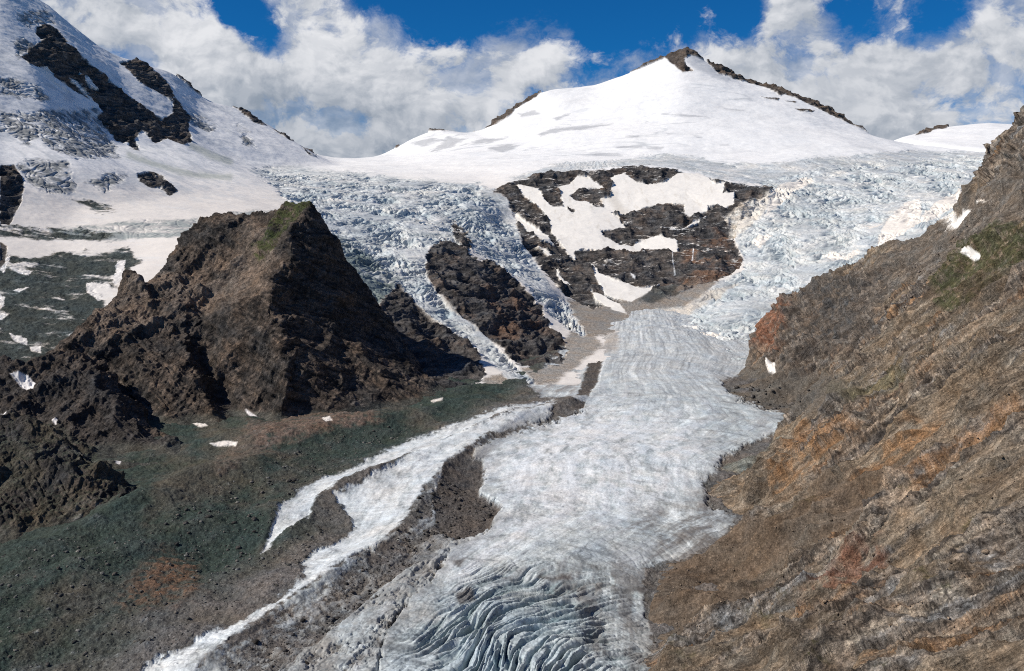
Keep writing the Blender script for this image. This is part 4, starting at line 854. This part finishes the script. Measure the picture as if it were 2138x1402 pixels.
# ================================================================== LAYER 4: the brown slope on the right
def right_slope():
    ts = np.concatenate([np.arange(.0, .62, .0009/Q), np.arange(.62, 1.5, .004/Q)]); Ys = [260.0]
    while Ys[-1] < 3300: Ys.append(Ys[-1]*(1+.00150/Q))
    Ys = np.array(Ys)
    sil = [P(2400,120,2000),P(2150,225,2150),P(2122,262,2200),P(2100,305,2240),P(2096,350,2250),P(2086,392,2300),P(1975,468,2420),P(1912,494,2470),P(1832,520,2530),P(1790,535,2580),P(1740,562,2640),P(1685,598,2700),P(1650,590,2790),P(1612,602,2830),P(1582,650,2800),P(1574,700,2680),V(1576,756,-4)]
    marg = [V(1576,756,-4),V(1548,765,-5),V(1500,790,-5),V(1530,832,-5),V(1620,864,-5),V(1692,880,-5),V(1600,945,-5),V(1510,962,-5),V(1498,985,-5),V(1470,1014,-5),V(1482,1052,-5),V(1536,1080,-5),V(1520,1118,-5),V(1440,1165,-5),V(1338,1186,-5),V(1346,1250,-5),V(1362,1330,-5),V(1350,1402,-5),V(1300,1500,-5),V(1250,1700,-5)]
    below = [(p[0]-60, p[1]-25, p[2]-55) for p in marg[2:]]
    L = [sil, marg, back(sil[1:], 350, 420),
         [P(2500,1402,500),P(2138,1402,620),P(1900,1402,700),P(1750,1402,765),P(1550,1402,880)],
         [P(2500,1200,580),P(2138,1200,720),P(1900,1200,890),P(1700,1200,1010),P(1520,1200,1160)],
         [P(2500,1000,660),P(2138,1000,860),P(2000,1000,970),P(1900,1000,1090),P(1780,1000,1230),P(1650,1000,1420)],
         [P(2500,800,800),P(2138,800,1060),P(2000,800,1230),P(1900,800,1420),P(1820,800,1620),P(1720,800,1900),P(1630,800,2180)],
         [P(2500,600,1000),P(2138,600,1350),P(2000,620,1620),P(1900,640,1870),P(1780,660,2200),P(1700,690,2350),P(1640,690,2550)],
         [P(2500,400,1350),P(2138,400,1780),P(2060,480,1900),P(1960,520,2150),P(1880,560,2280)],
         [P(2138,310,1990),P(2100,380,2050)],
         [P(1600,1080,1370)],[P(1700,930,1640)],[P(1560,1130,1260)],[P(1450,1250,1090)],[P(1450,1320,1020)],
         [P(1640,760,2330),P(1600,800,2230),P(1560,800,2290)],[P(1700,850,1990)],
         [P(2138,2400,380),P(2600,2400,330),P(1500,2400,470),V(1200,2400,-20)], [P(2600,1402,440)],
         [(330,220,-175),(520,280,-5),(640,420,70),(950,700,270),(1400,1000,520),(1750,1500,520)], [(150,220,-340)], [(0,240,-480)], [(260,255,-260)]]
    H = tin(L, ts, Ys); lay = Layer(ts, Ys, H); ok = lay.ok
    tw0 = lay.poly([(2040,390),(2050,290),(2100,240),(2160,180),(2400,180),(2400,420),(2138,420),(2080,410)], 12)
    lay.set(np.where(ok, lerp(blur(lay.H, 10, 10, 2), lay.H, tw0), lay.H)); Pl = lay.P
    # keep crest height where the blur crossed it
    g = lay.poly
    a = np.array([.68, -.22, .70], f4); a /= np.linalg.norm(a)           # direction the strata and gullies run (up slope)
    b = np.array([.28, .96, .03], f4); b -= a*(a@b); b /= np.linalg.norm(b); c = np.cross(a, b)
    S = np.stack([Pl@a, Pl@b, Pl@c], -1)
    sc_ = np.clip(Pl[..., 1:2]/1200, .55, 1.7)
    n80 = fbm(Pl, 90, 5, .55, 3); n20 = fbm(Pl, 16, 4, .6, 5); nz = n80+.5*n20
    n4 = fbm(Pl, 4.5, 3, .6, 8)
    W = S.copy(); W[..., 1] += n80*13
    rg = ridged(W, (330, 85, 120), 6, .52, 1.0); rg2 = ridged(W, (90, 20, 40), 6, .58, 6.0)
    st = fbm(W, (240, 11, 30), 5, .62, 9); st2 = fbm(W, (90, 4, 9), 4, .62, 2); crg = ridged(Pl, (40, 40, 26), 6, .58, 4)
    # where bedrock crops out: tongues running with the strata
    bed = ss(fbm(W, (600, 60, 120), 4, .55, 4.4)+.45*st, -.12, .12)
    scree_p = g([(1340,1185),(1440,1160),(1540,1110),(1640,1080),(1780,1000),(1900,960),(1800,1080),(1640,1150),(1560,1260),(1440,1300),(1360,1340)], 20, 24, nz)
    scree_q = g([(1860,520),(1960,460),(2060,385),(2138,340),(2138,440),(2040,520),(1950,580),(1880,620),(1800,680),(1780,600)], 16, 16, nz)
    scree_r = g([(1480,1010),(1560,960),(1660,930),(1700,1000),(1640,1060),(1540,1085)], 16, 14, nz)
    shelf = g([(1500,785),(1560,760),(1640,780),(1740,790),(1800,820),(1700,885),(1620,868),(1530,835)], 10, 10, nz)
    gra0 = g([(1960,600),(2010,520),(2080,480),(2200,455),(2200,540),(2100,590),(2030,640),(1975,660)], 6, 10, nz)
    bed = bed*(1-.9*scree_p)*(1-.95*scree_q)*(1-.8*gra0)*(1-.7*scree_r)*(1-.6*shelf)
    crag = g([(1575,755),(1570,650),(1610,600),(1690,600),(1800,560),(1860,600),(1840,700),(1760,760),(1700,790),(1620,770)], 14, 12, nz)
    tower = g([(2055,380),(2061,300),(2100,255),(2160,200),(2300,200),(2300,420),(2138,400),(2110,350),(2080,400)], 8, 8, nz)
    bed = np.clip(np.maximum(bed, np.maximum(crag*.9, tower)), 0, 1)
    under = g([(1370,1345),(1346,1250),(1500,1230),(1640,1180),(1700,1140),(1640,1230),(1480,1300)], 10, 10, nz)
    depthf = ss(Pl[..., 1], 500, 1700); scr_g = ss(n80, -.5, .4)
    abv = ss(Pl[..., 2]-(VZ0+VS*Pl[..., 1]), -2, 18)
    led = crack(W, (110, 9, 10), .12, 21, .35); jnt = crack(W, (13, 26, 30), .08, 31, .4); led2 = crack(W, (40, 3.4, 5), .13, 41, .35)
    stp = np.round(st*3.2)/3.2
    gul = ridged(W, (200, 30, 60), 5, .5, 8)
    slab = terr(fbm(W, (300, 26, 90), 4, .55, 63), 7, .2); slab2 = terr(fbm(W, (120, 9, 40), 3, .55, 64), 5, .12)
    d = bed*((rg2-.38)*lerp(5, 12, depthf)+slab*lerp(15, 24, depthf)+slab2*4+st2*1.0-led*2.0-jnt*1.0-led2*.7+(crg-.4)*lerp(5, 13, depthf))+(rg-.4)*52+n80*4+(1-bed)*(n20*1.0+n4*.55+st*1.2+(gul-.4)*9*scr_g)
    d += np.maximum(crag, tower)*(ridged(Pl, (70, 70, 150), 6, .55, 3)-.4)*30
    d *= (.15+.85*abv)
    lay.push(d.astype(f4))
    Nn = lay.normals()
    # ---- colour
    S = np.stack([lay.P@a, lay.P@b, lay.P@c], -1); W = S.copy(); W[..., 1] += n80*13; Pl = lay.P
    st = fbm(W, (240, 11, 30), 5, .62, 9); st2 = fbm(W, (90, 4, 9), 4, .62, 2); led = crack(W, (110, 9, 10), .12, 21, .35); jnt = crack(W, (13, 26, 30), .08, 31, .4); led2 = crack(W, (40, 3.4, 5), .13, 41, .35)
    col = np.zeros(Pl.shape, f4); col[:] = (.205, .157, .112)
    col = colmix(col, (.32, .26, .20), ss(fbm(W, (320, 12, 30), 4, .6, 77), .05, .45)*.6); col = colmix(col, (.075, .058, .044), ss(fbm(W, (360, 16, 40), 4, .6, 78), .12, .5)*.65)
    col = colmix(col, (.12, .095, .072), ss(n80+st*.3, -.1, .5)*.7)
    col = colmix(col, (.23, .175, .12), ss(-n80+n20*.4, .2, .7)*.5)
    bc = np.zeros_like(col); bc[:] = (.27, .22, .175)
    hue = fbm(W, (420, 26, 60), 5, .6, 17)
    bc = colmix(bc, (.34, .185, .085), ss(hue, .12, .5)*.8)
    bc = colmix(bc, (.27, .26, .25), ss(-hue, .05, .45)*.8)
    bc = colmix(bc, (.46, .38, .29), ss(st+st2*.5, .2, .6)*.7)
    bc = colmix(bc, (.050, .043, .040), ss(-st-st2*.4, .08, .5)*.8)
    bc = colmix(bc, (.035, .030, .028), np.clip(led*.75+jnt*.5+led2*.5, 0, .85))
    bc = bc*(1+.30*np.clip(st2, -1, 1))[..., None]
    col = col+(bc-col)*bed[..., None]
    spk = ss(fbm(Pl, 2.6, 2, .7, 51), .35, .75); col = colmix(col, (.34, .27, .20), spk*.45*(1-bed)); col = colmix(col, (.055, .043, .035), ss(fbm(Pl, 5, 3, .7, 52), .3, .8)*.55)
    col = colmix(col, (.115, .085, .062), scree_p*.75); sst = fbm(W, (160, 8, 30), 5, .65, 131); col = colmix(col, (.055, .042, .032), scree_p*ss(sst, .0, .5)*.6); col = colmix(col, (.19, .145, .11), scree_p*ss(-sst, .15, .6)*.5)
    col = colmix(col, (.15, .128, .108), scree_q*.9)
    col = colmix(col, (.10, .092, .082), shelf*.75)
    col = colmix(col, (.125, .105, .09), crag*.6); cstk = fbm(S, (130, 9, 30), 5, .65, 121); col = colmix(col, (.30, .25, .20), crag*ss(cstk, .1, .6)*.6); col = colmix(col, (.045, .038, .034), crag*ss(-cstk, .15, .6)*.6)
    redc = g([(1575,720),(1580,640),(1640,620),(1650,700),(1620,740)], 12, 10, nz); col = colmix(col, (.24, .11, .065), redc*.85*ss(n20, -.6, .3)); dkc = g([(1700,600),(1760,565),(1810,600),(1790,690),(1730,740),(1700,680)], 14, 14, nz); col = colmix(col, (.062, .062, .062), dkc*.75*ss(n20+st, -.6, .3))
    grey = g([(1500,960),(1600,930),(1650,920),(1600,955),(1560,985),(1510,985)], 6, 6, nz); col = colmix(col, (.17, .18, .16), grey*.8)
    orange = np.clip(g([(1600,1000),(1680,900),(1760,880),(1800,910),(1700,990),(1620,1030)], 14, 14, nz)+g([(1780,1010),(1860,930),(1960,870),(1980,890),(1880,960),(1800,1030)], 14, 14, nz)+g([(1960,960),(2060,900),(2138,850),(2138,900),(2020,970),(1930,1030),(1800,1100),(1820,1050)], 14, 14, nz), 0, 1)
    col = colmix(col, (.36, .19, .085), orange*ss(st+n20*.5, -.3, .3)*.55)
    red2 = g([(1640,1290),(1700,1240),(1780,1160),(1860,1130),(1840,1190),(1740,1260),(1680,1300)], 12, 12, nz); col = colmix(col, (.20, .095, .06), red2*.7*ss(n20+st, -.5, .2))
    pale = np.clip(g([(1690,1020),(1760,960),(1830,920),(1870,900),(1820,960),(1750,1010),(1710,1035)], 8, 10, nz)+g([(1930,1130),(1800,1110),(1850,1040),(1920,1020),(1900,1080),(1830,1130)], 8, 12, nz)*.7, 0, 1)
    col = colmix(col, (.44, .36, .28), pale*ss(st, -.3, .3)*.75)
    # grass
    gra = gra0
    gr2 = ss(fbm(Pl, (70, 70, 40), 5, .6, 30), .28, .6)*ss(lay.U+lay.V, 2600, 3000)*.7
    tuft = ss(fbm(Pl, (9, 9, 7), 4, .68, 91)+n20*.5, -.5, .05); col = colmix(col, (.052, .058, .024), gra*.8*tuft)
    redg = g([(2000,600),(2080,560),(2120,560),(2060,620),(2010,640)], 8, 8, nz); col = colmix(col, (.09, .06, .04), redg*.6)
    col = colmix(col, (.085, .080, .030), gr2*ss(Nn[..., 2], .45, .75))
    gr3 = g([(1740,830),(1820,790),(1900,760),(1900,800),(1800,850)], 14, 14, nz); col = colmix(col, (.11, .10, .045), gr3*.5)
    seen = lay.seen()
    c2 = lambda pl: [(1069+x/2, y/2) for x, y in pl]
    pats = [(c2([(1795,957),(1830,910),(1880,870),(1922,853),(1895,905),(1840,932)]), 'slanting white snow patch high on the brown scree slope'), (c2([(1958,862),(2000,830),(2055,788),(2042,812),(1985,852)]), 'narrow snow streak on the scree just below the rock tower'),
            (c2([(1890,1072),(1915,1058),(1950,1053),(1950,1070),(1920,1085)]), 'small bright snow patch in the green grass on the right slope'), ([(1605,772),(1622,768),(1618,776),(1606,778)], 'tiny snow speck at the foot of the red crag')]
    cls = np.zeros(ok.shape, np.int32); cls[gra > .5] = 1; cls[scree_p > .5] = 2; cls[tower > .5] = 3; cls[(crag > .5)] = 4; cls[shelf > .5] = 5
    for i, (p, lb) in enumerate(pats):
        m = g(p, 1.2, 2.5, nz); col = colmix(col, (.80, .76, .71), m); cls[one_piece((m > .5) & seen)] = 10+i
    info = {0: ('mountainside', M_slope, 'steep brown and orange layered rock slope filling the right side', 'mountainside'), 1: ('grass_slope', M_slope, 'dark green grass band on the upper right slope', 'grass'),
            2: ('scree_fan', M_scree, 'dark brown scree fan running down to the glacier edge at lower right', 'scree'), 3: ('rock_tower', M_slope, 'dark rock tower on the skyline at the right edge', 'cliff'),
            4: ('crag', M_slope, 'reddish brown crag above the glacier beside the right icefall', 'cliff'), 5: ('rubble_shelf', M_scree, 'dark rubble shelf beside the glacier below the reddish crag', 'rubble')}
    for k, (nm, mt, lb, ct) in info.items():
        mesh_from(nm, lay, faces_of(lay, cls == k), col, mt, dict(label=lb, category=ct, kind='structure'))
    for i, (p, lb) in enumerate(pats):
        mesh_from('snow_patch', lay, faces_of(lay, cls == 10+i), col, M_snow, dict(label=lb, category='snow patch', group='snow patches'))
    return lay
RL = right_slope()

# ================================================================== loose rocks
def rock_proto(seed):
    r = np.random.default_rng(seed)
    t = (1+5**.5)/2
    v = np.array([(-1,t,0),(1,t,0),(-1,-t,0),(1,-t,0),(0,-1,t),(0,1,t),(0,-1,-t),(0,1,-t),(t,0,-1),(t,0,1),(-t,0,-1),(-t,0,1)], float)/1.9
    v = v*(1+r.uniform(-.28, .28, (12, 1)))*np.array([1.25, 1.0, .72])
    f = np.array([(0,11,5),(0,5,1),(0,1,7),(0,7,10),(0,10,11),(1,5,9),(5,11,4),(11,10,2),(10,7,6),(7,1,8),(3,9,4),(3,4,2),(3,2,6),(3,6,8),(3,8,9),(4,9,5),(2,4,11),(6,2,10),(8,6,7),(9,8,1)])
    return v, f
def tri_mesh(name, v, f, col):
    me = bpy.data.meshes.new(name); me.vertices.add(len(v)); me.vertices.foreach_set('co', np.asarray(v, f4).ravel())
    me.loops.add(f.size); me.loops.foreach_set('vertex_index', f.astype(np.int32).ravel())
    me.polygons.add(len(f)); me.polygons.foreach_set('loop_start', np.arange(0, f.size, 3, dtype=np.int32))
    at = me.attributes.new('tone', 'FLOAT_COLOR', 'POINT'); c4 = np.ones((len(v), 4), f4); c4[:, :3] = col; at.data.foreach_set('color', c4.ravel())
    me.update(calc_edges=True); return me
def sample(lay, poly, n, rng):
    m = lay.poly(poly, 2) > .5
    if lay is VL: m &= VICE < .35
    m &= lay.ok; ii = np.argwhere(m)
    if len(ii) == 0: return np.zeros((0, 3))
    Y = lay.P[ii[:, 0], ii[:, 1], 1].astype(float); wgt = Y**2/np.gradient(lay.Ys)[ii[:, 0]]**-1
    pick = rng.choice(len(ii), n, p=wgt/wgt.sum()); return lay.P[ii[pick, 0], ii[pick, 1]]
def rubble(name, lay, poly, n, size, col, label, seed):
    rng = np.random.default_rng(seed); pts = sample(lay, poly, n, rng); V_, F_, K_ = [], [], []; o = 0
    protos = [rock_proto(s) for s in range(6)]
    for k, p in enumerate(pts):
        v, f = protos[k % 6]; s = size*(.45+rng.pareto(2.6)*.55); s = min(s, size*3.2); a = rng.uniform(0, 6.28); ca, sa = math.cos(a), math.sin(a)
        w_ = v*s; w_ = np.stack([w_[:, 0]*ca-w_[:, 1]*sa, w_[:, 0]*sa+w_[:, 1]*ca, w_[:, 2]], 1)+p+np.array([0, 0, s*.18])
        V_.append(w_); F_.append(f+o); o += 12; K_.append(np.tile(np.array(col)*rng.uniform(.5, 1.7), (12, 1)))
    me = tri_mesh(name, np.concatenate(V_), np.concatenate(F_), np.clip(np.concatenate(K_), .01, .6)); me.materials.append(M_slope)
    ob = bpy.data.objects.new(name, me); C.objects.link(ob); ob['kind'] = 'stuff'; ob['label'] = label; ob['category'] = 'rubble'
rubble('moraine_stones', VL, [(-60,1150),(300,1100),(450,1010),(700,905),(900,880),(760,950),(560,1090),(520,1180),(700,1060),(640,1200),(450,1300),(300,1402),(-60,1402)], 3800, .9, (.13,.125,.115), 'countless small stones strewn over the dark moraine at lower left', 1)
rubble('ridge_stones', VL, [(560,1320),(780,1170),(870,1080),(930,1000),(1040,1070),(960,1140),(900,1200),(820,1300),(700,1402),(450,1402)], 1300, 1.1, (.08,.072,.066), 'small dark stones on the rubble band across the glacier', 2)
rubble('slope_stones', RL, [(1340,1190),(1560,1110),(1900,960),(2138,640),(2138,1402),(1340,1402)], 5200, .8, (.20,.155,.115), 'small loose stones strewn over the brown slope at lower right', 3)
rubble('shelf_stones', RL, [(1500,788),(1570,792),(1760,798),(1700,880),(1600,862),(1520,830)], 500, 2.6, (.10,.09,.082), 'dark stones on the shelf beside the glacier bend', 4)
rubble('upper_scree_stones', RL, [(1860,600),(2060,400),(2138,420),(1950,620),(1860,700)], 900, 2.0, (.17,.14,.12), 'stones on the scree below the rock tower at upper right', 5)
# boulders one can count
bm_protos = []
for k in range(4):
    v, f = rock_proto(40+k); me = tri_mesh('boulder', v, f, (.09, .082, .075)); me.materials.append(M_slope); bm_protos.append(me)
rng = np.random.default_rng(77)
for poly, lay, n, s0, lab, grp in (
      ([(780,1080),(860,1010),(920,990),(920,1130),(900,1160),(820,1180)], VL, 16, 2.6, 'dark boulder on the rubble band beside the striped ice ridge', 'boulders beside the ice ridge'),
      ([(300,1110),(560,1000),(640,1000),(520,1160),(300,1160)], VL, 18, 2.8, 'grey boulder on the green moraine in the middle left', 'boulders on the green moraine'),
      ([(1520,795),(1600,798),(1700,805),(1660,850),(1560,840)], RL, 14, 5.0, 'dark boulder on the rubble shelf below the reddish crag', 'boulders on the rubble shelf')):
    for p in sample(lay, poly, n, rng):
        o = bpy.data.objects.new('boulder', bm_protos[int(rng.integers(4))]); C.objects.link(o)
        s = s0*rng.uniform(.7, 1.5); o.scale = (s, s, s); o.location = (float(p[0]), float(p[1]), float(p[2])+s*.2); o.rotation_euler = (rng.uniform(-.3, .3), rng.uniform(-.3, .3), rng.uniform(0, 6.28))
        o['label'] = lab; o['category'] = 'boulder'; o['group'] = grp
